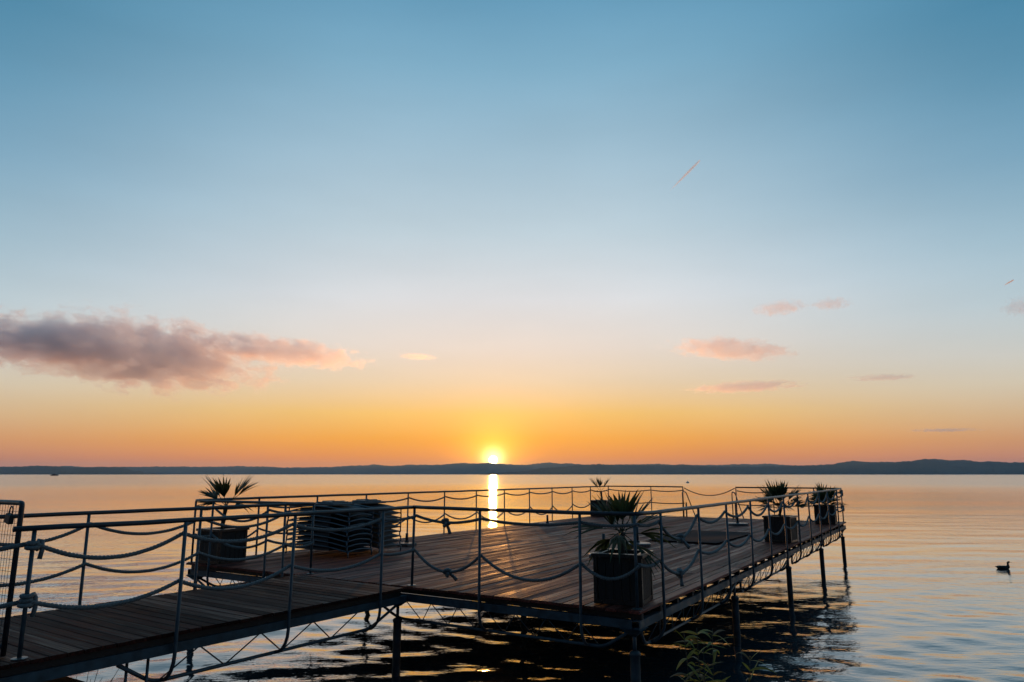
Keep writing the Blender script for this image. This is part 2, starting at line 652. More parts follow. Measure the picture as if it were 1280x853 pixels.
far = [(-420, 7), (-200, 8), (-60, 7), (60, 8), (165, 8), (230, 8.5), (300, 9), (360, 8), (420, 9), (470, 11), (490, 10.2),
       (515, 12), (540, 11.2), (575, 13), (610, 13.8), (655, 11.8), (690, 13.6), (715, 12.2), (760, 12), (800, 12), (870, 11.2),
       (960, 11.5), (1010, 10), (1100, 9), (1250, 9), (1500, 8), (1700, 6)]
make_hills('far_hills', far, 8200, 1500, 5, M['hill_near'])
near_r = [(600, 0.6), (640, 3), (690, 8.5), (745, 12), (800, 11.2), (850, 10.8), (905, 9.4), (945, 8.8), (985, 9.2), (1030, 11),
          (1070, 14.5), (1100, 12.8), (1130, 13.8), (1165, 16.6), (1200, 14.2), (1235, 12.6), (1290, 12.2), (1400, 9), (1600, 7)]
make_hills('right_shore_hills', near_r, 5600, 900, 11, M['hill_near'])
near_l = [(-420, 5), (-200, 6.5), (-30, 7.2), (30, 8.0), (60, 8.4), (95, 7.2), (130, 8.0), (150, 7.6), (170, 3.4), (190, 1.0), (205, 0.2)]
make_hills('left_shore_hills', near_l, 6000, 700, 17, M['hill_near'])

# ------------------------------------------------------------------ shore under the camera
mb = MB()
mb.box((-14, -16, -2.0), (-3.87, 14, 0.80 - DECK + 1.2))
sw = mb.build('seawall', M['concrete'], None, G(0, 0, 0))
sw.rotation_euler = (0, 0, TH)
tag(sw, 'dark concrete quay block under the shore end of the walkway', 'quay')
mb = MB()
mb.box((-60, -60, -1.0), (-14.2, 60, 0.78))
g = mb.build('shore_ground', M['grass'], None, G(0, 0, 0))
g.rotation_euler = (0, 0, TH)
g['kind'] = 'structure'

# ------------------------------------------------------------------ jetty platform
plat = deck_thing('jetty_platform', 0, 0, DECK, 'large rectangular brown board platform standing on piles over the lake', 'jetty')
rng = random.Random(21)
PITCHW = 0.14
NROW = int(round(WID / PITCHW))
plank_cache = {}


def plank_mesh(length, var, axis):
    key = (round(length, 2), var, axis)
    if key not in plank_cache:
        rr = random.Random(hash(key) % 10007)
        mb = MB()
        w = 0.0672
        b = 0.006
        nseg = 5
        vs, fs = [], []
        sec = [(-w, -0.034), (w, -0.034), (w, -b), (w - b, 0), (-w + b, 0), (-w, -b)]
        crown = rr.uniform(-0.002, 0.002)
        for i in range(nseg + 1):
            t = i / nseg
            dz = crown * math.sin(t * math.pi * 2 + var) + rr.uniform(-0.0008, 0.0008)
            dy = rr.uniform(-0.0012, 0.0012)
            for y, z in sec:
                vs.append((t * length, y + dy, z + dz))
        n = len(sec)
        for i in range(nseg):
            for k in range(n):
                k2 = (k + 1) % n
                fs.append((i * n + k, (i + 1) * n + k, (i + 1) * n + k2, i * n + k2))
        fs.append(tuple(range(n)))
        fs.append(tuple(nseg * n + k for k in range(n - 1, -1, -1)))
        if axis == 'v':
            vs = [(-y, x, z) for x, y, z in vs]
        mb.add(vs, fs)
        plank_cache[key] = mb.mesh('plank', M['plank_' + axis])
    return plank_cache[key]


SEG = LEN / 4
for i in range(NROW):
    v = (i + 0.5) * WID / NROW
    cuts = [0, SEG, 2 * SEG, 3 * SEG, LEN] if i % 2 == 0 else [0, SEG * 1.5, SEG * 2.5, SEG * 3.5, LEN]
    if i % 5 == 3:
        cuts = [0, SEG * 0.75, SEG * 1.75, SEG * 2.75, LEN]
    for a, b in zip(cuts, cuts[1:]):
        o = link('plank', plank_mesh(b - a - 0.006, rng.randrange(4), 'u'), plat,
                 (a + 0.003 + rng.uniform(-0.004, 0.004), v, rng.uniform(-0.002, 0.0025)),
                 (rng.uniform(-0.016, 0.016), rng.uniform(-0.0006, 0.0006), rng.uniform(-0.0008, 0.0008)))
u = 0.12
jm = MB().box((-0.03, 0.02, -0.105), (0.03, WID - 0.02, -0.038)).mesh('joist', M['joist'])
while u < LEN:
    link('joist', jm, plat, (u, 0, 0))
    u += 0.605
ZB0, ZB1 = -0.20, -0.108        # beam under the joists


def angle_beam(parent, p0, p1, inward, name='edge_beam'):
    p0, p1, n = Vector(p0), Vector(p1), Vector(inward)
    mb = MB()
    # an L section: upright plate plus a foot
    for a, b, z0, z1 in ((0.0, 0.012, ZB0, ZB1), (0.013, 0.075, ZB0, ZB0 + 0.012), (0.013, 0.075, ZB1 - 0.012, ZB1)):
        q = [p0 + n * a, p1 + n * a, p1 + n * b, p0 + n * b]
        vs = [(x.x, x.y, z0) for x in q] + [(x.x, x.y, z1) for x in q]
        mb.add(vs, [(0, 3, 2, 1), (4, 5, 6, 7), (0, 1, 5, 4), (1, 2, 6, 5), (2, 3, 7, 6), (3, 0, 4, 7)])
    return mb.build(name, M['steel_worn'], parent)


angle_beam(plat, (0.03, 0.02, 0), (LEN - 0.03, 0.02, 0), (0, 1, 0))
angle_beam(plat, (0.03, WID - 0.02, 0), (LEN - 0.03, WID - 0.02, 0), (0, -1, 0))
angle_beam(plat, (0.02, 0.11, 0), (0.02, WID - 0.11, 0), (1, 0, 0))
angle_beam(plat, (LEN - 0.02, 0.11, 0), (LEN - 0.02, WID - 0.11, 0), (-1, 0, 0))
for w in (2.08, 4.15, 6.22):
    angle_beam(plat, (0.12, w, 0), (LEN - 0.12, w, 0), (0, 1, 0), 'inner_beam')
ZCH = -0.46
INSET = 0.14
rod_cache = {}


def bend(pts, r=0.05, n=4):
    """round the inner corners of a polyline"""
    pts = [Vector(p) for p in pts]
    out = [pts[0]]
    for a, b, c in zip(pts, pts[1:], pts[2:]):
        d1, d2 = (a - b), (c - b)
        k = min(r, d1.length * 0.45, d2.length * 0.45)
        s, e = b + d1.normalized() * k, b + d2.normalized() * k
        for i in range(n + 1):
            t = i / n
            out.append(s * (1 - t) ** 2 + b * 2 * t * (1 - t) + e * t * t)
    out.append(pts[-1])
    return out


def truss(parent, p0, p1, inward, zc=ZCH, ins=INSET, rod_r=0.0065, pitch=0.44):
    p0, p1, n = Vector(p0), Vector(p1), Vector(inward)
    d = (p1 - p0)
    L = d.length
    d.normalize()

    def P(s, z, k):
        q = p0 + d * s + n * k
        return Vector((q.x, q.y, z))
    e0, e1 = 0.12, 0.52
    mb = MB()
    mb.tube(bend([P(e0, ZB0 - 0.01, 0.04), P(e1, zc, ins), P(L - e1, zc, ins), P(L - e0, ZB0 - 0.01, 0.04)], 0.12), 0.019, 8)
    ch = mb.build('truss_chord', M['steel'], parent, smooth=True)
    s = e1 + 0.05
    k = 0
    while s + pitch * 0.5 < L - e1:
        s2 = min(s + pitch * 0.5, L - e1)
        a, b = (P(s, zc, ins), P(s2, ZB0 + 0.005, 0.05)) if k % 2 == 0 else (P(s, ZB0 + 0.005, 0.05), P(s2, zc, ins))
        MB().tube([a, b], rod_r, 5).build('diagonal_rod', M['steel'], ch, smooth=True)
        s = s2
        k += 1
    return ch


for i in range(4):
    a, b = i * SEG, (i + 1) * SEG
    truss(plat, (a, 0.02, 0), (b, 0.02, 0), (0, 1, 0))
    truss(plat, (a, WID - 0.02, 0), (b, WID - 0.02, 0), (0, -1, 0))
for i in range(2):
    a, b = i * WID / 2, (i + 1) * WID / 2
    truss(plat, (0.02, a, 0), (0.02, b, 0), (1, 0, 0))
    truss(plat, (LEN - 0.02, a, 0), (LEN - 0.02, b, 0), (-1, 0, 0))

pile_m = MB().lathe([(0.054, -3.4), (0.056, -0.62), (0.056, -0.50), (0.064, -0.495), (0.064, -0.465), (0.040, -0.445)], 16).mesh('pile', M['pile'], True)
prod_m = MB().lathe([(0.022, -0.46), (0.022, ZB0 - 0.05)], 10).mesh('pile_rod', M['steel'], True)
hb = MB()
hb.add([(-0.13, -0.13, ZB0), (0.13, -0.13, ZB0), (0.13, 0.13, ZB0), (-0.13, 0.13, ZB0),
        (-0.03, -0.03, ZB0 - 0.09), (0.03, -0.03, ZB0 - 0.09), (0.03, 0.03, ZB0 - 0.09), (-0.03, 0.03, ZB0 - 0.09)],
       [(0, 1, 2, 3), (7, 6, 5, 4), (0, 4, 5, 1), (1, 5, 6, 2), (2, 6, 7, 3), (3, 7, 4, 0)])
head_m = hb.mesh('pile_head', M['steel_worn'])
for iu in range(5):
    for iv in range(3):
        uu = min(max(iu * SEG, 0.13), LEN - 0.13)
        vv = min(max(iv * WID / 2, 0.13), WID - 0.13)
        if iu == 0 and iv == 1:
            vv = 3.62
        loc = (uu, vv, -0.004)
        po = link('pile', pile_m, plat, loc)
        link('pile_rod', prod_m, po)
        link('pile_head', head_m, po)

# ------------------------------------------------------------------ walkway
W0, W1 = 3.30, 5.50
WU = -6.9
WROT = -0.040


def wk(u, v):
    c, s_ = math.cos(WROT), math.sin(WROT)
    return (u * c - (v - W0) * s_, W0 + u * s_ + (v - W0) * c)


walk = deck_thing('walkway', 0, W0, DECK, 'narrow board walkway with crosswise planks leading to the platform', 'walkway', rot=WROT)
n = int((-WU - 0.11) / 0.14)
for i in range(n):
    uu = -0.11 - (i + 0.5) * 0.14
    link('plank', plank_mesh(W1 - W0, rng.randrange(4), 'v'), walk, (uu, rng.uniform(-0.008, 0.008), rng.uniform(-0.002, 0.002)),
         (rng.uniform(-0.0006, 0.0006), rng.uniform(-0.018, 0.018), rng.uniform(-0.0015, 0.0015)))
WW = W1 - W0
for y in (0.09, WW / 2, WW - 0.09):
    MB().box((WU, y - 0.03, -0.105), (-0.12, y + 0.03, -0.038)).build('joist', M['joist'], walk)
angle_beam(walk, (WU, 0.03, 0), (-0.03, 0.03, 0), (0, 1, 0))
angle_beam(walk, (WU, WW - 0.03, 0), (-0.12, WW - 0.03, 0), (0, -1, 0))
for y, nn in ((0.03, 1), (WW - 0.03, -1)):
    truss(walk, (-3.95, y, 0), (-0.05, y, 0), (0, nn, 0), pitch=0.72, rod_r=0.008)
for uu in (-3.72, -3.52):
    MB().tube([(uu, 0.12, ZB0), (uu, 0.12, -1.6)], 0.014, 8).build('support_rod', M['steel'], walk, smooth=True)

# ------------------------------------------------------------------ railings and ropes
RAIL_H = 1.035
R_TOP, R_POST = 0.024, 0.0185


def j_post(parent, p, inward, deck_post=False, top=RAIL_H):
    """p in platform axes; posts outside the edge run down past it and curve in to the truss chord"""
    p, n = Vector(p), Vector(inward)
    jx, jy = rng.uniform(-0.012, 0.012), rng.uniform(-0.012, 0.012)
    if deck_post:
        mb = MB().tube([(p.x, p.y, 0.004), (p.x + jx, p.y + jy, top)], R_POST, 8)
        o = mb.build('post', M['steel'], parent, smooth=True)
        MB().lathe([(0.062, 0.002), (0.062, 0.010), (0.03, 0.014)], 12, (p.x, p.y, 0.002)).build('foot_plate', M['cement'], o)
        return o
    a = p - n * 0.045
    pts = [(a.x + jx, a.y + jy, top), (a.x, a.y, 0.0), (a.x, a.y, -0.20)]
    for k in range(1, 6):
        t = k / 5
        q = a + n * ((0.045 + INSET + 0.01) * (1 - math.cos(t * math.pi / 2)))
        pts.append((q.x, q.y, -0.20 + (ZCH + 0.20) * math.sin(t * math.pi / 2)))
    return MB().tube(pts, R_POST, 8).build('post', M['steel'], parent, smooth=True)


def railing(label, posts, ends=None, group='tubular handrails round the jetty'):
    """posts: list of (u, v, inward or None for a post standing on the deck); top rail follows them"""
    u0, v0 = posts[0][0], posts[0][1]
    t = deck_thing('railing', u0, v0, DECK, label, 'railing', group)
    pts = []
    for (u, v, n) in posts:
        q = Vector((u - u0, v - v0, 0))
        if n is None or n == 'shared':
            if n is None:
                j_post(t, q, (0, 0, 0), True)
            w = q
        else:
            n = Vector((*n, 0))
            j_post(t, q, n)
            w = q - n * 0.045
        pts.append(Vector((w.x, w.y, RAIL_H + R_TOP * 0.6)))
    if ends:
        a, b = ends
        if a:
            pts[0] = pts[0] + (pts[0] - pts[1]).normalized() * a
        if b:
            pts[-1] = pts[-1] + (pts[-1] - pts[-2]).normalized() * b
    dense = []
    for a, b in zip(pts, pts[1:]):
        for k in range(4):
            q = a.lerp(b, k / 4)
            dense.append(q + Vector((0, 0, rng.uniform(-0.003, 0.003))))
    dense.append(pts[-1])
    MB().tube(dense, R_TOP, 10).build('top_rail', M['rail'], t, smooth=True)
    return t


def knot(parent, c, s=0.05, tail=(0.3, 0, -1), seed=0):
    """an overhand knot with a hanging end: a closed curve of rope wound round itself"""
    rr = random.Random(int(abs(Vector(c).x * 977 + Vector(c).y * 613 + Vector(c).z * 331)) + seed)
    tail = Vector(tail) + Vector((rr.uniform(-0.5, 0.5), rr.uniform(-0.5, 0.5), rr.uniform(-0.3, 0.2)))
    mb = MB()
    pts = []
    a0 = rr.uniform(-0.6, 0.6)
    for i in range(49):
        q = 2 * math.pi * i / 48
        x = math.sin(q) + 2 * math.sin(2 * q)
        y = math.cos(q) - 2 * math.cos(2 * q)
        z = -math.sin(3 * q)
        x, y = x * math.cos(a0) - y * math.sin(a0), x * math.sin(a0) + y * math.cos(a0)
        pts.append(Vector(c) + Vector((x * s * 0.30, z * s * 0.5, y * s * 0.27)))
    mb.tube(pts, 0.021, 7, False)
    d = Vector(tail).normalized()
    e = [Vector(c) + d * (0.02 + 0.035 * k) + Vector((0.01 * math.sin(k), 0, 0)) for k in range(5)]
    mb.tube(e, [0.021, 0.021, 0.021, 0.023, 0.026], 7)
    return mb.build('knot', M['rope'], parent, smooth=True)


def coil(parent, c, turns=3, seed=0):
    """rope end wound round the post, with a short hanging tail"""
    c = Vector(c) + Vector((0, CR + 0.006, 0))
    pts = []
    for i in range(turns * 12 + 1):
        q = 2 * math.pi * i / 12
        k = 0.040 + 0.006 * math.sin(q * 0.37 + seed)
        pts.append(c + Vector((k * math.cos(q), k * math.sin(q), -0.052 + 0.036 * i / 12 + 0.008 * math.sin(q))))
    pts.append(c + Vector((0.055, -0.03, 0.02)))
    pts.append(c + Vector((0.058, -0.035, -0.06)))
    pts.append(c + Vector((0.048, -0.03, -0.13)))
    return MB().tube(pts, 0.019, 7).build('knot', M['rope'], parent, smooth=True)


def rope(label, pts, sags, strands=True, rad=0.021, group='ropes slung between the posts', knots=()):
    """pts: attachment points (u, v, z over deck)"""
    u0, v0, z0 = pts[0]
    P = [Vector((u - u0, v - v0, z)) for u, v, z in pts]
    path = []
    for j, (a, b) in enumerate(zip(P, P[1:])):
        L = (b - a).length
        sg = sags[j % len(sags)] if isinstance(sags, (list, tuple)) else sags
        if sg is None:
            sg = 0.12
        N_ = max(10, int(L / 0.012)) if strands else 14
        for k in range(N_):
            t = k / N_
            q = a.lerp(b, t)
            e = 0.05        # the rope is pinched where it is tied to a post
            q.z -= 4 * sg * t * (1 - t)
            path.append(q)
    path.append(P[-1])
    mb = MB()
    if strands:
        s = 0.0
        rs = rad * 0.54
        frames = []
        for i, p in enumerate(path):
            a = path[max(i - 1, 0)]
            b = path[min(i + 1, len(path) - 1)]
            t = (b - a).normalized()
            sd = t.cross(Vector((0, 0, 1))).normalized()
            frames.append((p, sd, sd.cross(t), s))
            if i + 1 < len(path):
                s += (path[i + 1] - p).length
        for k in range(3):
            line = []
            for p, sd, up, sl in frames:
                q = sl / 0.10 * 2 * math.pi + k * 2.0944
                line.append(p + sd * math.cos(q) * rad * 0.50 + up * math.sin(q) * rad * 0.50)
            mb.tube(line, rs, 5)
    else:
        mb.tube(path, rad, 7)
    o = mb.mesh('barrier_rope', M['rope'], True)
    ob = link('barrier_rope', o, None, G(u0, v0, DECK), (0, 0, TH))
    tag(ob, label, 'rope', group)
    for i, (pos, s, tail) in enumerate(knots):
        if isinstance(pos, tuple):          # (span index, t)
            a, b = P[pos[0]], P[pos[0] + 1]
            sg = sags[pos[0] % len(sags)] if isinstance(sags, (list, tuple)) else sags
            c = a.lerp(b, pos[1])
            c.z -= 4 * sg * pos[1] * (1 - pos[1])
        else:
            c = P[pos]
        if s is None:
            coil(ob, c, tail, i)
        else:
            knot(ob, c, s, tail, i)
    return ob


UP, LO = 0.935, 0.475
OUT = 0.045
CR = 0.0185 + 0.012      # ropes run on the inner face of the posts


def rpts(posts, z, jitter=0.015):
    out = []
    for (u, v, n) in posts:
        if n and n != 'shared':
            out.append((u + n[0] * (CR - OUT), v + n[1] * (CR - OUT), z + rng.uniform(-jitter, jitter)))
        else:
            out.append((u - 0.0, v - CR - 0.006, z + rng.uniform(-jitter, jitter)))
    return out


IN_N, IN_R, IN_B, IN_L = (1, 0), (0, 1), (-1, 0), (0, -1)
wn_near = [(*wk(-4.64, W0 + 0.09), None), (*wk(-3.34, W0 + 0.03), IN_R), (*wk(-2.01, W0 + 0.03), IN_R), (*wk(-0.58, W0 + 0.03), IN_R), (0.08, 3.34, None)]
railing('near handrail of the walkway, ending beside the wire gate', wn_near, (0.16, 0.0))
rope('upper rope on the near side of the walkway, knotted on its end post', rpts(wn_near, UP), [0.17, 0.13, 0.10, 0.03],
     knots=((0, None, 2),))
rope('lower rope on the near side of the walkway, with a bulky end knot', rpts(wn_near, LO), [0.13, 0.15, 0.12, 0.03],
     knots=((0, None, 3),))
wn_far = [(*wk(q, W1 - 0.03), IN_L) for q in (-6.0, -4.6, -3.2, -1.77, -0.37)] + [(0.15, 5.40, None)]
railing('far handrail of the walkway, running out of the picture on the left', wn_far, (0.9, 0.0))
rope('upper rope on the far side of the walkway', rpts(wn_far, UP), [0.2, 0.19, 0.16, 0.17, 0.05])
rope('lower rope on the far side of the walkway', rpts(wn_far, LO), [0.18, 0.14, 0.16, 0.15, 0.05])

near = [(0.08, 3.34, 'shared'), (0.02, 2.15, IN_N), (0.02, 0.72, IN_N), (0.10, 0.07, None)]
railing('near edge handrail of the platform, crossing in front of the sun glitter', near)
rope('upper rope on the platform near edge, with a knot in its first span', rpts(near, UP, 0.005), [0.075, 0.05, 0.03],
     knots=(((0, 0.48), 0.06, (0.6, -0.4, -1)),))
rope('lower rope on the platform near edge, sagging deeply with one knot', rpts(near, LO, 0.005), [0.25, 0.25, 0.16],
     knots=(((0, 0.52), 0.06, (0.3, -0.8, -0.8)),))
ru = [0.7, 2.2, 3.63, 5.1, 6.57, 8.03, 9.5, 10.95, 12.45, 14.0, 15.72]
right = [(0.10, 0.07, 'shared')] + [(u, 0.02, IN_R) for u in ru] + [(17.45, 0.06, None)]
railing('long right-hand handrail of the platform receding to the far corner', right)
rope('upper rope along the right-hand edge of the platform', rpts(right, UP),
     [0.03, 0.26, 0.13, 0.12, 0.17, 0.16, 0.14, 0.2, 0.15, 0.17, 0.16, 0.14],
     knots=(((1, 0.52), 0.06, (0.2, -0.5, -1)), (12, None, 3)))
rope('lower rope along the right-hand edge of the platform', rpts(right, LO),
     [0.04, 0.22, 0.10, 0.13, 0.15, 0.14, 0.12, 0.16, 0.14, 0.15, 0.13, 0.1],
     knots=(((1, 0.46), 0.06, (0.1, -0.3, -1)), (12, None, 3)))
backr = [(17.45, 0.06, 'shared'), (17.58, 0.9, IN_B), (17.58, 2.2, IN_B), (17.52, 3.42, None)]
railing('short back handrail right of the ladder gap', backr)
rope('upper rope on the back edge right of the ladder', rpts(backr, UP), [0.05, 0.06, 0.07], False, 0.018)
rope('lower rope on the back edge right of the ladder', rpts(backr, LO), [0.03, 0.03, 0.03], False, 0.018)
backl = [(17.52, 5.3, None), (17.58, 6.55, IN_B), (17.52, 8.24, None)]
railing('short back handrail left of the ladder gap', backl)
rope('upper rope on the back edge left of the ladder', rpts(backl, UP), [0.05, 0.06], False, 0.018)
rope('lower rope on the back edge left of the ladder', rpts(backl, LO), [0.03, 0.05], False, 0.018)
left = [(17.52, 8.24, 'shared')] + [(LEN - LEN / 12 * k, 8.28, IN_L) for k in range(1, 12)] + [(0.06, 8.24, None)]
railing('long left-hand handrail of the platform, behind the stacked loungers', left)
rope('upper rope along the left-hand edge, behind the stack', rpts(left, UP), [0.07, 0.06, 0.08, 0.06, 0.07, 0.06, 0.08, 0.1], False, 0.019)
rope('lower rope along the left-hand edge, behind the stack', rpts(left, LO), [0.12, 0.14, 0.22, 0.25, 0.2, 0.24, 0.16, 0.18, 0.2], False, 0.019)
nearl = [(0.06, 8.24, 'shared'), (0.02, 7.65, IN_N), (0.02, 6.25, IN_N), (0.15, 5.40, 'shared')]
railing('short near edge handrail beside the corner planter left of the walkway', nearl)
rope('upper rope of the short rail left of the walkway', rpts(nearl, UP), [0.03, 0.2, 0.05])
rope('lower rope of the short rail left of the walkway', rpts(nearl, LO), [0.03, 0.16, 0.05])
rope('single rope closing the gap above the swimming ladder', [(17.52, 5.27, 1.02), (17.52, 3.45, 1.02)], [0.26], False, 0.016, None)

# ------------------------------------------------------------------ swimming ladder in the gap at the back
lad = deck_thing('swimming_ladder', LEN, 4.36, DECK, 'steel ladder with sloping handrails going down to the water at the back gap', 'ladder')
for y in (-0.93, 0.93):
    yy = y * 0.94
    MB().tube(bend([(-0.35, yy, 0.004), (-0.35, yy, 0.9), (0.05, yy, 0.86), (1.25, yy, -0.25), (1.25, yy, -1.3)], 0.1), 0.019, 8).build('handrail', M['steel'], lad, smooth=True)
    MB().box((0.0, yy - 0.02, -0.02), (0.0 + 0.05, yy + 0.02, 0.5)).build('stanchion', M['steel'], lad)
    MB().tube([(0.06, yy, -0.1), (1.3, yy, -1.4)], 0.025, 8).build('stringer', M['steel'], lad, smooth=True)
for k in range(5):
    MB().box((0.16 + k * 0.24, -0.86, -0.28 - k * 0.25), (0.38 + k * 0.24, 0.86, -0.25 - k * 0.25)).build('step', M['steel_worn'], lad)

# ------------------------------------------------------------------ wire gate at the shore end
GU, GV = wk(-4.69, W0 + 0.27)
gate = deck_thing('wire_gate', GU, GV, DECK, 'wire mesh gate in a steel frame across the walkway at the left', 'gate')
GH, GW = 1.255, 1.76
MB().tube(bend([(0, 0, 0.01), (0, 0, GH), (0, GW, GH), (0, GW, 0.01)], 0.03), 0.022, 8).build('gate_frame', M['rail'], gate, smooth=True)
MB().tube([(0, 0.02, 0.08), (0, GW - 0.02, 0.08)], 0.018, 8).build('bottom_bar', M['rail'], gate, smooth=True)
wv = MB().tube([(0, 0, 0.08), (0, 0, GH)], 0.0019, 5).mesh('mesh_wire', M['steel_worn'])
wh = MB().tube([(0.005, 0, 0), (0.005, GW, 0)], 0.0019, 5).mesh('mesh_wire', M['steel_worn'])
y = 0.05
while y < GW - 0.02:
    link('mesh_wire', wv, gate, (0, y, 0))
    y += 0.05
z = 0.18
while z < GH - 0.03:
    link('mesh_wire', wh, gate, (0, 0, z))
    z += 0.10
pk = deck_thing('padlock', GU - 0.015, GV + 0.16, DECK + 1.14, 'dark padlock hanging near the top of the wire gate', 'padlock')
MB().box((-0.02, -0.042, -0.06), (0.02, 0.042, 0.02), 0.008).build('lock_body', M['darkmetal'], pk)
pk.rotation_euler = (0.25, 0, TH)
MB().tube([(0, -0.028, 0.015)] + [(0, -0.028 * math.cos(q * math.pi / 8), 0.055 + 0.03 * math.sin(q * math.pi / 8)) for q in range(9)] + [(0, 0.028, 0.015)], 0.006, 6).build('shackle', M['steel'], pk, smooth=True)
gp = deck_thing('gate_rope', *wk(-4.66, W0 + 0.09), DECK, 'loose rope end running from the near handrail past the gate', 'rope')
for nm, z0, z1 in (('rope_end', 0.93, 0.78), ('rope_end', 0.46, 0.40)):
    MB().tube([(0.05 - 0.02, -0.0, z0), (-0.2, 0.2, z0 - 0.06), (-0.5, 0.5, z1 - 0.02), (-0.85, 0.9, z1 - 0.03)], 0.02, 7).build(nm, M['rope'], gp, smooth=True)


# ------------------------------------------------------------------ planters and palms
def planter(u, v, rot, label, w=0.58, d=0.58, h=0.57):
    t = deck_thing('planter_box', u, v, DECK + 0.006, label, 'planter', 'dark square planters on the platform', rot)
    hw, hd = w / 2, d / 2
    nb = 5
    # each side is a frame holding vertical panels
    for s in range(4):
        ang_ = s * math.pi / 2
        a, b = (hw, hd) if s % 2 == 0 else (hd, hw)
        mtx = Matrix.Rotation(ang_, 4, 'Z')
        bw = (2 * b - 0.10) / nb
        for k in range(nb):
            y0 = -b + 0.05 + k * bw
            MB().box((a - 0.030, y0 + 0.003, 0.05), (a - 0.010, y0 + bw - 0.003, h - 0.045), 0.0, mtx).build('panel', M['wicker'], t)
        MB().box((a - 0.034, -b + 0.048, 0.0), (a - 0.004, b - 0.048, 0.048), 0, mtx).build('bottom_rail', M['rim'], t)
        MB().box((a - 0.045, b - 0.045, 0.0), (a, b, h - 0.04), 0, mtx).build('corner_post', M['rim'], t)
        o = 0.02
        MB().box((a - 0.075, -b - o + 0.075 + o, h - 0.04), (a + o, b + o, h), 0.006, mtx).build('rim', M['rim'], t)
    MB().box((-hw + 0.04, -hd + 0.04, 0.1), (hw - 0.04, hd - 0.04, h - 0.10)).build('soil', M['soil'], t)
    return t


def fan_leaf(mb, base, az_, elv, stalk, rad, nbl, spread, rr, droop=0.25, width=0.024, fold=0.25):
    """a fan palm leaf: petiole, then blades radiating in a shallow folded fan"""
    d = Vector((math.cos(az_) * math.cos(elv), math.sin(az_) * math.cos(elv), math.sin(elv)))
    side = Vector((-math.sin(az_), math.cos(az_), 0))
    nrm_ = side.cross(d) * -1
    mid = base + d * stalk * 0.5 + Vector((0, 0, 0.03 * stalk))
    hub = base + d * stalk
    mb.tube([base, mid, hub], [0.007, 0.006, 0.005], 5)
    tw = rr.uniform(-0.5, 0.5)
    sd = (side * math.cos(tw) + nrm_ * math.sin(tw)).normalized()
    nn = d.cross(sd).normalized()
    for k in range(nbl):
        t = -1 + 2 * k / (nbl - 1)
        a = t * spread * 0.5
        dirn = (d * math.cos(a) + sd * math.sin(a)).normalized()
        dirn = (dirn + nn * (abs(t) * fold + rr.uniform(-0.07, 0.07))).normalized()
        L = rad * (1 - 0.35 * t * t) * rr.uniform(0.88, 1.08)
        wv_ = dirn.cross(nn).normalized()
        w = width * rr.uniform(0.8, 1.15)
        segs = 4
        dr = droop * rr.uniform(0.4, 1.6)
        pts = []
        for i in range(segs + 1):
            s = i / segs
            p = hub + dirn * L * s
            p.z -= dr * L * s ** 2.4
            ww = w * (0.35 + 1.3 * s if s < 0.5 else 1.0 * (1 - s) * 2.0 + 0.02)
            pts.append((p - wv_ * ww, p + nn * ww * 0.5, p + wv_ * ww))
        vs = [q for tr in pts for q in tr]
        fs = []
        for i in range(segs):
            for j in range(2):
                fs.append((i * 3 + j, i * 3 + j + 1, (i + 1) * 3 + j + 1, (i + 1) * 3 + j))
        mb.add(vs, fs)


def palm(u, v, label, leaves, trunk_h, seed, rot=0.0, z0=0.47):
    rr = random.Random(seed)
    t = deck_thing('potted_palm', u, v, DECK + 0.006 + z0, label, 'palm', 'fan palms growing in the planters')
    pts, rs = [], []
    for i in range(9):
        s = i / 8
        pts.append((0.02 * math.sin(3 * s + seed), 0.015 * math.sin(4 * s + 1 + seed), -0.04 + (trunk_h + 0.04) * s))
        rs.append(0.034 + 0.008 * math.sin(i * 2.1) + (0.012 if i == 0 else 0))
    MB().tube(pts, rs, 9).build('trunk', M['trunk'], t, smooth=True)
    top = Vector(pts[-1])
    for (a, e, st, rd, nb, sp, dr) in leaves:
        lb = MB()
        fan_leaf(lb, top + Vector((0, 0, rr.uniform(-0.05, 0.02))), a, e, st, rd, nb, sp, rr, dr)
        lb.build('fan_leaf', M['palm'], t)
    return t


def crown(n, seed, e_lo, e_hi, st, rd, nb=13, sp=2.2, dr=0.2):
    rr = random.Random(seed)
    out = []
    for i in range(n):
        f = i / max(n - 1, 1)
        out.append((i * 2.39996 + rr.uniform(-0.3, 0.3), R(e_lo + (e_hi - e_lo) * f + rr.uniform(-8, 8)), st * rr.uniform(0.75, 1.2),
                    rd * rr.uniform(0.85, 1.12), nb, sp * rr.uniform(0.8, 1.1), dr * rr.uniform(0.5, 1.6) * (1.5 - f)))
    return out


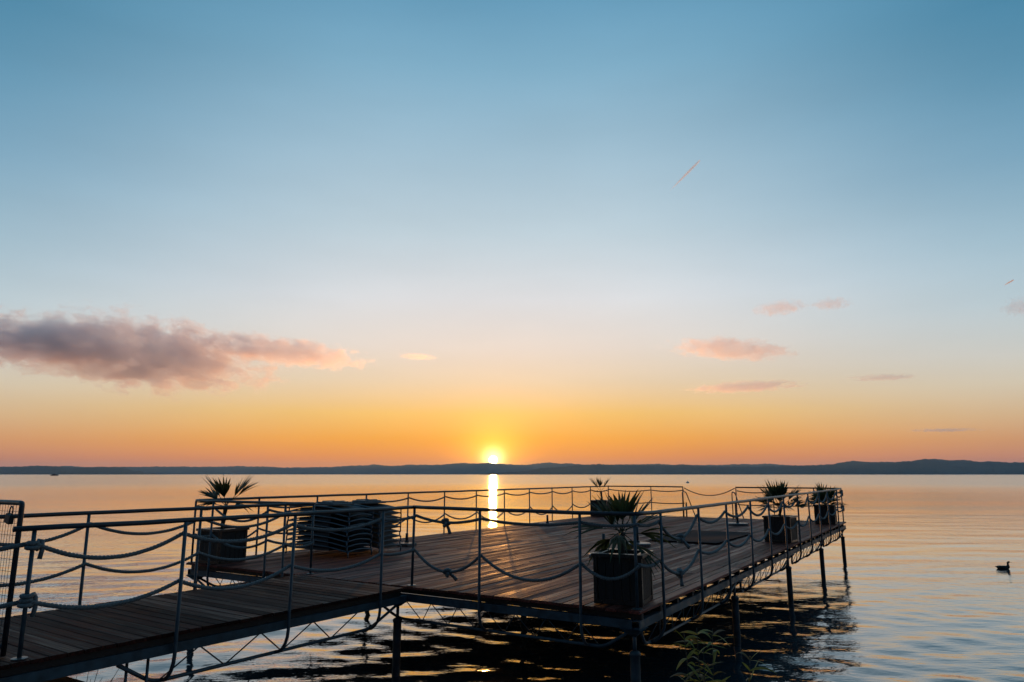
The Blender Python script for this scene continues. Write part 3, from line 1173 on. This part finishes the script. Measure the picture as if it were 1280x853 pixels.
P = [(0.50, 0.40, R(9), 'dark square planter box at the near corner of the platform'),
     (0.36, 7.86, R(2), 'dark square planter box at the left corner beside the walkway'),
     (9.42, 0.36, R(-4), 'dark square planter box midway along the right-hand edge'),
     (16.25, 0.40, R(3), 'dark square planter box at the far right corner'),
     (16.2, 7.92, R(4), 'small looking dark planter box at the far left corner')]
for u, v, r_, lab in P:
    planter(u, v, r_, lab)
palm(0.50, 0.40, 'bushy fan palm with drooping lower leaves in the near corner planter',
     [(R(az_), R(el_), .17 if el_ > 45 else .23, rd_ * (1.0 if el_ > 45 else 1.28), nb_, sp_, dr_ * 0.7) for az_, el_, rd_, nb_, sp_, dr_ in (
         (150, 66, .40, 8, 1.5, .04), (20, 70, .40, 8, 1.5, .04), (-70, 58, .42, 8, 1.5, .06), (95, 50, .42, 8, 1.4, .06),
         (-150, 44, .40, 8, 1.4, .10), (-20, 36, .45, 7, 1.2, .10), (165, 34, .45, 7, 1.2, .12), (55, 30, .42, 7, 1.2, .12),
         (-105, 20, .42, 7, 1.2, .2), (125, 6, .40, 7, 1.2, .35), (-45, 0, .42, 7, 1.2, .35), (-165, -10, .36, 6, 1.1, .5),
         (10, -22, .38, 6, 1.0, .5), (75, -30, .34, 6, 1.0, .6), (-90, -40, .32, 6, .9, .6))], 0.33, 4)
palm(0.36, 7.86, 'fan palm on a slim stem above the left corner planter',
     [(a_, e_, st_ * 1.35, rd_ * 1.35, nb_, sp_, dr_) for a_, e_, st_, rd_, nb_, sp_, dr_ in (
      (R(120), R(48), .14, .38, 12, 1.2, .05), (R(-40), R(52), .16, .36, 13, 1.6, .05), (R(200), R(62), .12, .34, 9, 1.2, .08), (R(-70), R(34), .2, .36, 9, .6, .1), (R(150), R(14), .12, .3, 10, 1.6, .3),
      (R(-20), R(6), .12, .28, 10, 1.8, .4), (R(100), R(25), .18, .36, 11, 1.2, .1))], 0.50, 5)
palm(9.42, 0.36, 'dense fan palm spreading over the planter midway along the right edge',
     crown(17, 9, 4, 80, 0.30, 0.44, 12, 1.8, 0.16), 0.26, 6)
palm(16.25, 0.40, 'low wide fan palm in the far right corner planter',
     crown(18, 12, 8, 62, 0.22, 0.52, 12, 1.9, 0.22), 0.10, 7)
palm(16.2, 7.92, 'thin fan palm with two upright leaves in the far left planter',
     [(a_, e_, st_ * 1.25, rd_ * 1.25, nb_, sp_, dr_) for a_, e_, st_, rd_, nb_, sp_, dr_ in (
      (R(100), R(50), .16, .40, 13, 1.9, .04), (R(-50), R(54), .16, .40, 13, 1.9, .04), (R(170), R(66), .14, .34, 11, 1.6, .04), (R(160), R(12), .12, .2, 8, 1.2, .3),
      (R(-20), R(5), .12, .18, 8, 1.2, .3))], 0.42, 8)


# ------------------------------------------------------------------ stacked loungers
def lounger_parts():
    W, L = 0.66, 1.60
    prof = [(0.0, 0.070), (0.12, 0.086), (0.45, 0.135), (0.9, 0.160), (1.25, 0.152), (L, 0.13)]
    parts = []
    for x in (0.02, W - 0.02):
        parts.append(('side_rail', MB().tube(bend([(x, y, z) for y, z in prof], 0.12), 0.014, 7).mesh('side_rail', M['frame'], True)))
    for y, z in ((0.0, 0.070), (L, 0.13)):
        bow = [(0.02 + (W - 0.04) * k / 8, y, z + 0.035 * math.sin(math.pi * k / 8)) for k in range(9)]
        parts.append(('end_tube', MB().tube(bow, 0.014, 7).mesh('end_tube', M['frame'], True)))
    for x in (0.02, W - 0.02):
        for y, z in ((0.0, 0.070), (L, 0.13)):
            yy = y + (-0.006 if y == 0 else 0.006)
            parts.append(('leg', MB().tube([(x, yy, z + 0.002), (x, yy + (0 if y == 0 else 0.02), -0.033)], 0.013, 7).mesh('leg', M['frame'], True)))
    for y, z in prof[1:5]:
        pass
    vs, fs = [], []
    for i, (y, z) in enumerate(prof):
        for k in range(5):
            xx = 0.03 + (W - 0.06) * k / 4
            vs.append((xx, y, z + 0.004 - 0.02 * math.sin(math.pi * k / 4)))
    for i in range(len(prof) - 1):
        for k in range(4):
            fs.append((i * 5 + k, i * 5 + k + 1, (i + 1) * 5 + k + 1, (i + 1) * 5 + k))
    n0 = len(vs)
    vs += [(a, b, c - 0.006) for a, b, c in vs]
    fs += [tuple(n0 + q for q in reversed(f)) for f in list(fs)]
    bk = MB()
    bk.box((0.05, 0.50, 0.066), (W - 0.05, 1.34, 0.118), 0.012)  # slab added under the sling to block light showing through the stack
    parts.append(('light_block_slab', bk.mesh('light_block_slab', M['sling'])))
    parts.append(('sling', MB().add(vs, fs).mesh('sling', M['sling'])))
    return parts


LP = lounger_parts()
NST = 9
ORD = ['bottom', 'second from bottom', 'third from bottom', 'fourth from bottom', 'middle', 'fourth from top', 'third from top', 'second from top', 'top']
for (su, sv, wh_) in ((1.86, 6.36, 'stack nearer the walkway'), (2.74, 6.42, 'stack nearer the lake')):
    for k in range(NST):
        t = deck_thing('sun_lounger', su + rng.uniform(-0.015, 0.015), sv + rng.uniform(-0.02, 0.02), DECK + 0.04 + k * 0.089,
                       '%s folded tube-framed sun lounger of the %s' % (ORD[k], wh_), 'sun lounger', 'sun loungers stacked on the platform',
                       rng.uniform(-0.012, 0.012))
        for nm, me in LP:
            link(nm, me, t)
for (uu, vv, r_, lab) in ((1.90, 6.80, 0.04, 'dark flat seat board lying on the stack nearer the walkway'),
                          (2.80, 6.84, -0.05, 'dark flat seat board lying on the stack nearer the lake')):
    t = deck_thing('seat_board', uu, vv, DECK + 0.04 + (NST - 1) * 0.089 + 0.170, lab, 'seat board', 'loose boards on top of the lounger stacks', r_)
    MB().box((0.02, 0.0, 0.0), (0.58, 0.52, 0.035), 0.012).build('board', M['board'], t)
    MB().box((0.08, 0.08, 0.036), (0.52, 0.46, 0.062), 0.012).build('upper_board', M['board'], t)
    MB().tube([(0.14, 0.14, 0.072), (0.46, 0.14, 0.072)], 0.009, 6).build('bar', M['frame'], t, smooth=True)
    MB().tube([(0.14, 0.40, 0.072), (0.46, 0.40, 0.072)], 0.009, 6).build('bar', M['frame'], t, smooth=True)


# ------------------------------------------------------------------ parasol bases, mat, block
def parasol_base(u, v, label, size=0.27, stub=0.28, square=False):
    t = deck_thing('parasol_base', u, v, DECK + 0.006, label, 'parasol base', 'empty parasol bases on the platform')
    if square:
        MB().box((-size, -size, 0), (size, size, 0.06), 0.012).build('base_slab', M['cement'], t)
    else:
        MB().lathe([(size, 0.0), (size, 0.05), (size - 0.02, 0.065), (0.06, 0.075)], 24).build('base_slab', M['cement'], t, smooth=False)
    MB().lathe([(0.05, 0.07), (0.05, 0.10), (0.032, 0.11)], 14).build('collar', M['darkmetal'], t, smooth=True)
    MB().tube([(0, 0, 0.09), (0, 0, stub)], 0.030, 12).build('stub_pole', M['darkmetal'], t, smooth=True)
    MB().tube([(0.03, 0, 0.16), (0.065, 0, 0.16)], 0.009, 6).build('clamp_screw', M['darkmetal'], t, smooth=True)


parasol_base(11.1, 7.34, 'round parasol base with short stub on the deck below the sun', 0.28, 0.30)
parasol_base(6.77, 2.75, 'round parasol base with stub just behind the near corner palm', 0.28, 0.40)
parasol_base(4.52, 2.5, 'parasol base whose stub shows above the near corner planter rim', 0.28, 0.42)
parasol_base(14.13, 2.54, 'round parasol base near the ladder gap at the back', 0.30, 0.34)
parasol_base(4.18, 6.91, 'square parasol base right of the stacked loungers', 0.15, 0.26, True)
mt = deck_thing('rubber_mat', 7.95, 1.40, DECK + 0.008, 'large dark flat mat lying on the right half of the deck', 'mat')
mm = MB()
nx, ny = 16, 8
top, bot = [], []
for i in range(nx + 1):
    for j in range(ny + 1):
        x, y = 3.2 * i / nx, 1.55 * j / ny
        z = 0.022 + 0.006 * math.sin(x * 2.1 + y) + 0.004 * math.sin(y * 4 + x * 1.3)
        top.append((x, y, z))
        bot.append((x, y, z - 0.016))
fs = []
for i in range(nx):
    for j in range(ny):
        a = i * (ny + 1) + j
        fs.append((a, a + ny + 1, a + ny + 2, a + 1))
nt_ = len(top)
fs += [tuple(nt_ + q for q in reversed(f)) for f in list(fs)]
ring = [i * (ny + 1) for i in range(nx + 1)] + [nx * (ny + 1) + j for j in range(1, ny + 1)] + [i * (ny + 1) + ny for i in range(nx - 1, -1, -1)] + [j for j in range(ny - 1, 0, -1)]
for a, b in zip(ring, ring[1:] + ring[:1]):
    fs.append((b, a, a + nt_, b + nt_))
mm.add(top + bot, fs)
mm.build('mat_sheet', M['mat'], mt)
hem = MB()
for a, b in (((0, 0), (3.2, 0)), ((3.2, 0), (3.2, 1.55)), ((3.2, 1.55), (0, 1.55)), ((0, 1.55), (0, 0))):
    hem.tube([(a[0], a[1], 0.02), ((a[0] + b[0]) / 2, (a[1] + b[1]) / 2, 0.022), (b[0], b[1], 0.02)], 0.011, 6)
hem.build('hem', M['mat'], mt, smooth=True)

# ------------------------------------------------------------------ bamboo and reeds by the quay
def blade(mb, base, d, L, w, rr, droop=0.5):
    d = Vector(d).normalized()
    s = d.cross(Vector((0, 0, 1)))
    if s.length < 0.05:
        s = Vector((1, 0, 0))
    s.normalize()
    tw = rr.uniform(-0.9, 0.9)
    n_ = s.cross(d)
    s = s * math.cos(tw) + n_ * math.sin(tw)
    vs, fs = [], []
    seg = 5
    for i in range(seg + 1):
        t = i / seg
        p = Vector(base) + d * L * t
        p.z -= droop * L * t * t
        ww = w * math.sin(math.pi * min(1, 0.12 + 0.88 * t)) ** 0.8 if t < 1 else 0.0008
        vs += [p - s * ww, p + n_ * ww * 0.25, p + s * ww]
    for i in range(seg):
        for j in range(2):
            fs.append((i * 3 + j, i * 3 + j + 1, (i + 1) * 3 + j + 1, (i + 1) * 3 + j))
    mb.add(vs, fs)


def bamboo(x, ytop, d, seed, label, n=3, spread=0.10):
    rr = random.Random(seed)
    top = at_range(x, ytop, d)
    base_z = -0.25
    t = thing('reed_plant', (top.x, top.y, base_z), 0, label, 'reed', 'leafy reeds at the water edge')
    H_ = top.z - base_z
    for k in range(n):
        ox, oy = rr.uniform(-spread, spread), rr.uniform(-spread, spread) * 0.6
        h = H_ * rr.uniform(0.72, 0.95) if k else H_ * 0.93
        lean = (rr.uniform(-0.10, 0.10), rr.uniform(-0.05, 0.05))
        pts = [(ox * 0.4 + (ox * 0.6 + lean[0]) * s ** 1.5, oy * 0.4 + (oy * 0.6 + lean[1]) * s ** 1.5, h * s - 0.02) for s in [i / 8 for i in range(9)]]
        MB().tube(pts, [0.0055 - 0.0035 * i / 8 for i in range(9)], 6).build('stem', M['reed'], t, smooth=True)
        for i in range(14):
            s = 0.60 + 0.40 * (i + rr.random() * 0.6) / 14
            j = min(int(s * 8), 7)
            p = Vector(pts[j]).lerp(Vector(pts[j + 1]), s * 8 - j)
            for q in range(2 if s < 0.95 else 3):
                a = i * 2.4 + q * 2.6 + rr.uniform(-0.5, 0.5)
                lf = MB()
                blade(lf, p, (math.cos(a), math.sin(a), rr.uniform(-0.2, 1.1)), rr.uniform(0.11, 0.20), rr.uniform(0.007, 0.0125), rr, rr.uniform(0.1, 0.7))
                lf.build('leaf', M['bamboo_dry'] if rr.random() < 0.2 else M['bamboo'], t)


bamboo(880, 752, 4.9, 31, 'tallest yellow-green reed clump in front of the near corner pile', 5, 0.13)
bamboo(918, 784, 5.0, 38, 'shorter green reed clump right of the tall one at the bottom edge', 4, 0.10)
for i, (x, yt, d, lab) in enumerate(((108, 838, 8.0, 'dry reed tuft below the walkway at the lower left'),
                                     (80, 846, 7.6, 'low reed tuft at the corner of the dark quay block'))):
    rr = random.Random(50 + i)
    top = at_range(x, yt, d)
    t = thing('reed_tuft', (top.x, top.y, -0.1), 0, lab, 'reeds', 'reeds under the walkway')
    for k in range(9):
        a = rr.uniform(-0.35, 0.9)
        h = (top.z + 0.1) * rr.uniform(0.75, 1.02)
        MB().tube([(rr.uniform(-.15, .15), rr.uniform(-.1, .1), 0), (a * 0.1, 0, h * 0.6), (a * 0.35, 0.05, h)], [0.006, 0.005, 0.002], 5).build('stalk', M['reed'], t, smooth=True)


# ------------------------------------------------------------------ duck, birds, buoy, boats
def ellip(mb, c, r, n=12, m=8, fn=None):
    vs, fs = [], []
    for i in range(m + 1):
        a = -math.pi / 2 + math.pi * i / m
        for k in range(n):
            b = 2 * math.pi * k / n
            p = Vector((math.cos(a) * math.cos(b), math.cos(a) * math.sin(b), math.sin(a)))
            p = Vector((c[0] + p.x * r[0], c[1] + p.y * r[1], c[2] + p.z * r[2]))
            if fn:
                p = fn(p)
            vs.append(p)
    for i in range(m):
        for k in range(n):
            k2 = (k + 1) % n
            fs.append((i * n + k, i * n + k2, (i + 1) * n + k2, (i + 1) * n + k))
    mb.add(vs, fs)


def duck(loc, rz, s, label, group=None, mat='feather'):
    t = thing('duck' if s < 1.3 else 'water_bird', loc, rz, label, 'duck' if s < 1.3 else 'bird', group)
    mb = MB()
    # one continuous lofted body: tail, back, breast, neck, head
    secs = [(-0.205, 0.075, 0.004, 0.004), (-0.17, 0.062, 0.028, 0.016), (-0.12, 0.042, 0.058, 0.046), (-0.04, 0.030, 0.078, 0.066),
            (0.05, 0.032, 0.078, 0.068), (0.105, 0.045, 0.064, 0.060), (0.135, 0.075, 0.045, 0.048), (0.135, 0.118, 0.026, 0.030),
            (0.132, 0.155, 0.023, 0.026), (0.140, 0.182, 0.026, 0.030), (0.158, 0.200, 0.026, 0.027), (0.182, 0.199, 0.019, 0.018), (0.196, 0.196, 0.006, 0.006)]
    vs, fs = [], []
    n_ = 12
    for i, (x, z, ry, rz_) in enumerate(secs):
        a = secs[max(i - 1, 0)]
        b = secs[min(i + 1, len(secs) - 1)]
        tx, tz = b[0] - a[0], b[1] - a[1]
        l_ = math.hypot(tx, tz)
        tx, tz = tx / l_, tz / l_
        for k in range(n_):
            q = 2 * math.pi * k / n_
            vs.append((x - tz * math.sin(q) * rz_, math.cos(q) * ry, z + tx * math.sin(q) * rz_))
    for i in range(len(secs) - 1):
        for k in range(n_):
            k2 = (k + 1) % n_
            fs.append((i * n_ + k, i * n_ + k2, (i + 1) * n_ + k2, (i + 1) * n_ + k))
    fs.append(tuple(range(n_)))
    fs.append(tuple((len(secs) - 1) * n_ + k for k in range(n_ - 1, -1, -1)))
    mb.add(vs, fs)
    b_ = mb.build('body', M[mat], t, smooth=True)
    bk = MB()
    bk.add([(0.188, -0.012, 0.196), (0.188, 0.012, 0.196), (0.188, 0, 0.207), (0.245, -0.009, 0.182), (0.245, 0.009, 0.182), (0.245, 0, 0.188)],
           [(0, 2, 1), (3, 4, 5), (0, 1, 4, 3), (1, 2, 5, 4), (2, 0, 3, 5)])
    bk.build('beak', M['beak'], t)
    for yy in (-1, 1):
        w = MB()
        ellip(w, (-0.05, yy * 0.066, 0.052), (0.105, 0.022, 0.040), 10, 6)
        w.build('wing', M[mat], t, smooth=True)
        e = MB()
        ellip(e, (0.168, yy * 0.0245, 0.205), (0.005, 0.003, 0.005), 6, 4)
        e.build('eye', M['darkmetal'], t)
    t.scale = (s, s, s)
    return t


duck(on_plane(1254, 711.5, 0), R(-14), 1.0, 'dark duck swimming alone on the right')
for (x, y, s, lab) in ((88, 597.2, 3.2, 'tiny water bird floating right of the far boat'), (190, 598.0, 2.6, 'tiny water bird far out on the lake left of the corner palm'),
                       (46, 597.0, 3.0, 'tiny water bird floating left of the far boat')):
    duck(on_plane(x, y, 0), R(random.uniform(-30, 30)), s * 0.7, lab, 'water birds far out', 'feather')
bp = on_plane(859.5, 604.0, 0)
by = thing('mooring_buoy', (bp.x, bp.y, 0), 0, 'small pale buoy floating far out above the ladder gap', 'buoy')
MB().lathe([(0.12, -0.35), (0.42, -0.12), (0.5, 0.08), (0.42, 0.3), (0.16, 0.45), (0.1, 0.5)], 16).build('float', M['white'], by, smooth=True)
MB().tube([(0, 0, 0.45), (0, 0, 0.75)], 0.04, 6).build('ring_stem', M['darkmetal'], by)


def boat(x, dist, L, label, sail=False):
    r = ray(x, HOR)
    k = dist / math.hypot(r.x, r.y)
    t = thing('sailing_boat' if sail else 'motor_boat', (r.x * k, r.y * k, 0), R(4), label, 'boat')
    secs = []
    for i in range(9):
        s = i / 8
        w = 0.16 * L * math.sin(math.pi * (0.18 + 0.78 * (1 - s))) ** 0.7
        sh = 0.13 * L * (1 + 0.35 * s * s)
        secs.append((L * (s - 0.5), w, sh))
    vs, fs = [], []
    for x_, w, sh in secs:
        vs += [(x_, -w, sh), (x_, -w * 0.75, -0.02 * L), (x_, w * 0.75, -0.02 * L), (x_, w, sh)]
    for i in range(8):
        for q in range(4):
            q2 = (q + 1) % 4
            fs.append((i * 4 + q, i * 4 + q2, (i + 1) * 4 + q2, (i + 1) * 4 + q))
    fs += [(3, 2, 1, 0), (32, 33, 34, 35)]
    MB().add(vs, fs).build('hull', M['hull'], t)
    if sail:
        MB().tube([(0, 0, 0.1 * L), (0, 0, 1.3 * L)], 0.012 * L, 6).build('mast', M['hull'], t)
        MB().add([(0, 0, 1.25 * L), (0, 0, 0.25 * L), (-0.42 * L, 0.05 * L, 0.25 * L), (0, 0.012 * L, 1.25 * L), (0, 0.012 * L, 0.25 * L), (-0.42 * L, 0.062 * L, 0.25 * L)],
                 [(0, 1, 2), (5, 4, 3), (0, 2, 5, 3), (0, 3, 4, 1), (1, 4, 5, 2)]).build('sail', M['white'], t)
    else:
        MB().box((-0.25 * L, -0.1 * L, 0.13 * L), (0.12 * L, 0.1 * L, 0.26 * L), 0.03 * L).build('cabin', M['hull'], t)
        MB().tube([(-0.05 * L, 0, 0.25 * L), (-0.05 * L, 0, 0.42 * L)], 0.01 * L, 5).build('mast', M['hull'], t)


boat(68, 1500, 13.0, 'dark low motor boat near the far left shore')
boat(280, 1700, 4.2, 'tiny white sailing boat above the left corner palm', True)


# ------------------------------------------------------------------ clouds and vapour trail (outside the haze)
def cloud_mat(name, dens, scale, thresh, aniso=0.55, soft=0.16, col=(0.995, 0.965, 0.99)):
    m = bpy.data.materials.new(name)
    m.use_nodes = True
    nt = m.node_tree
    nt.nodes.clear()
    out = nt.nodes.new('ShaderNodeOutputMaterial')
    pv = nt.nodes.new('ShaderNodeVolumePrincipled')
    pv.inputs['Color'].default_value = (*col, 1)
    pv.inputs['Anisotropy'].default_value = aniso
    tcn = nt.nodes.new('ShaderNodeTexCoord')
    # object space: unit sphere; radial falloff eroded by noise
    ln = nt.nodes.new('ShaderNodeVectorMath')
    ln.operation = 'LENGTH'
    nt.links.new(tcn.outputs['Object'], ln.inputs[0])
    oi = nt.nodes.new('ShaderNodeObjectInfo')
    ad = nt.nodes.new('ShaderNodeVectorMath')
    ad.operation = 'ADD'
    nt.links.new(tcn.outputs['Object'], ad.inputs[0])
    nt.links.new(oi.outputs['Location'], ad.inputs[1])
    mp = nt.nodes.new('ShaderNodeMapping')
    mp.inputs['Scale'].default_value = (scale[0], scale[1], scale[2])
    nt.links.new(tcn.outputs['Object'], mp.inputs[0])
    ad2 = nt.nodes.new('ShaderNodeVectorMath')
    ad2.operation = 'ADD'
    nt.links.new(mp.outputs[0], ad2.inputs[0])
    nt.links.new(oi.outputs['Location'], ad2.inputs[1])
    no = nt.nodes.new('ShaderNodeTexNoise')
    no.inputs['Scale'].default_value = 1.0
    no.inputs['Detail'].default_value = 8.0
    no.inputs['Roughness'].default_value = 0.68
    nt.links.new(ad2.outputs[0], no.inputs['Vector'])

    def mth(op, a, b):
        n = nt.nodes.new('ShaderNodeMath')
        n.operation = op
        for i, x in enumerate((a, b)):
            if isinstance(x, (int, float)):
                n.inputs[i].default_value = x
            else:
                nt.links.new(x, n.inputs[i])
        return n.outputs[0]
    f = mth('SUBTRACT', mth('ADD', mth('MULTIPLY', mth('SUBTRACT', 1.0, ln.outputs['Value']), 0.46), no.outputs[0]), thresh)
    mr = nt.nodes.new('ShaderNodeMapRange')
    mr.interpolation_type = 'SMOOTHSTEP'
    nt.links.new(f, mr.inputs[0])
    mr.inputs[1].default_value = 0.0
    mr.inputs[2].default_value = soft
    mr.inputs[3].default_value = 0.0
    mr.inputs[4].default_value = dens
    # nothing reaches the hull of the domain
    ed = nt.nodes.new('ShaderNodeMapRange')
    nt.links.new(ln.outputs['Value'], ed.inputs[0])
    ed.inputs[1].default_value = 0.98
    ed.inputs[2].default_value = 0.80
    nt.links.new(mth('MULTIPLY', mr.outputs[0], ed.outputs[0]), pv.inputs['Density'])
    nt.links.new(pv.outputs[0], out.inputs['Volume'])
    return m


CM_BIG = cloud_mat('big_cloud', 0.0046, (6.5, 3.0, 3.4), 0.665, aniso=0.76, soft=0.05)
CM_SMALL = cloud_mat('small_cloud', 0.0034, (7.5, 2.6, 2.6), 0.665, aniso=0.80, soft=0.07)
CM_WISP = cloud_mat('wisp_cloud', 0.0044, (6.5, 1.8, 2.2), 0.640, aniso=0.8, soft=0.16)
sph = MB()
ellip(sph, (0, 0, 0), (1, 1, 1), 24, 14)
sph_me = {m.name: sph.mesh('cloud', m) for m in (CM_BIG, CM_SMALL, CM_WISP)}


def cloud(x, y, wpx, hpx, mat, label, dist=7000.0, tilt=0.0, name='cloud'):
    c = at_range(x, y, dist)
    d = (c - Vector((0, 0, CAM_H))).length
    o = bpy.data.objects.new(name, sph_me[mat.name])
    COL.objects.link(o)
    o.location = c
    k = 1.22 if mat is CM_BIG else 1.45     # the ragged edge lies well inside the domain
    sx, sz = k * wpx / 2 / 891.0 * d, k * hpx / 2 / 891.0 * d
    o.scale = (sx, max(min(sx * 0.6, 700), 120), sz)
    o.rotation_euler = (0, tilt, -math.atan2(c.x, c.y))
    tag(o, label, 'cloud', 'sunset clouds')
    return o


cloud(176, 441, 330, 96, CM_BIG, 'large mauve cloud with orange underside on the left', 7000, R(4))
cloud(40, 428, 210, 60, CM_BIG, 'mauve cloud bank leaving the picture at the left edge', 7400, R(3))
cloud(352, 439, 196, 30, CM_SMALL, 'long orange-edged tail trailing right of the large cloud', 7100, R(5))
cloud(522, 446, 46, 8, CM_SMALL, 'small orange cloud scrap between the long tail and the sun', 7300, R(2))
cloud(915, 437, 140, 25, CM_SMALL, 'ragged orange cloud upper right of the sun', 7000, R(6))
cloud(930, 484, 130, 11, CM_SMALL, 'flat lens-shaped mauve cloud low right of the sun', 8200, R(-1))
cloud(976, 385, 60, 18, CM_WISP, 'small peach cloud puff, left one of the high pair on the right', 7000, R(-3))
cloud(1039, 380, 44, 15, CM_WISP, 'small peach cloud puff, right one of the high pair on the right', 7000, R(0))
cloud(1277, 383, 36, 20, CM_WISP, 'small pink cloud cut by the right edge', 7000, 0)
cloud(1105, 472, 70, 6, CM_WISP, 'faint peach streak of cloud at the right', 7500, R(1))
cloud(1180, 538, 70, 4, CM_WISP, 'thin mauve streak of cloud just above the right hills', 8600, R(1))


def trail(xa, ya, xb, yb, wpx, label, dist=9000.0):
    a, b = at_range(xa, ya, dist), at_range(xb, yb, dist * 1.06)
    n_ = 14
    pts = [a.lerp(b, i / n_) for i in range(n_ + 1)]
    d = (a - Vector((0, 0, CAM_H))).length
    w = wpx / 2 / 891.0 * d
    rs = [w * (0.25 + 0.75 * math.sin(math.pi * min(1, 0.06 + 0.94 * i / n_)) ** 0.6) * (1 - 0.55 * i / n_) for i in range(n_ + 1)]
    m = bpy.data.materials.new('vapour_trail')
    m.use_nodes = True
    nt = m.node_tree
    nt.nodes.clear()
    out = nt.nodes.new('ShaderNodeOutputMaterial')
    pv = nt.nodes.new('ShaderNodeVolumePrincipled')
    pv.inputs['Color'].default_value = (1.0, 1.0, 1.0, 1)
    pv.inputs['Density'].default_value = 0.045
    pv.inputs['Anisotropy'].default_value = 0.72
    nt.links.new(pv.outputs[0], out.inputs['Volume'])
    o = MB().tube([p - a for p in pts], rs, 8).build('vapour_trail', m, None, a)
    tag(o, label, 'vapour trail', 'vapour trails in the blue sky')


trail(875, 200.5, 838, 238, 4.0, 'short white slanting vapour trail high on the right')
trail(1267, 350, 1255, 357, 2.2, 'faint short vapour trail near the right edge')

# ------------------------------------------------------------------ haze over the lake
hz = MB().box((-15500, -2500, -3.0), (15500, 15500, 240.0))
hm = bpy.data.materials.new('haze')
hm.use_nodes = True
hm.node_tree.nodes.clear()
ho = hm.node_tree.nodes.new('ShaderNodeOutputMaterial')
hp = hm.node_tree.nodes.new('ShaderNodeVolumePrincipled')
hp.inputs['Color'].default_value = (0.42, 0.70, 1.0, 1)
hp.inputs['Density'].default_value = 4.8e-5
hp.inputs['Anisotropy'].default_value = 0.55
hm.node_tree.links.new(hp.outputs[0], ho.inputs['Volume'])
h = hz.build('haze', hm)
h['kind'] = 'stuff'
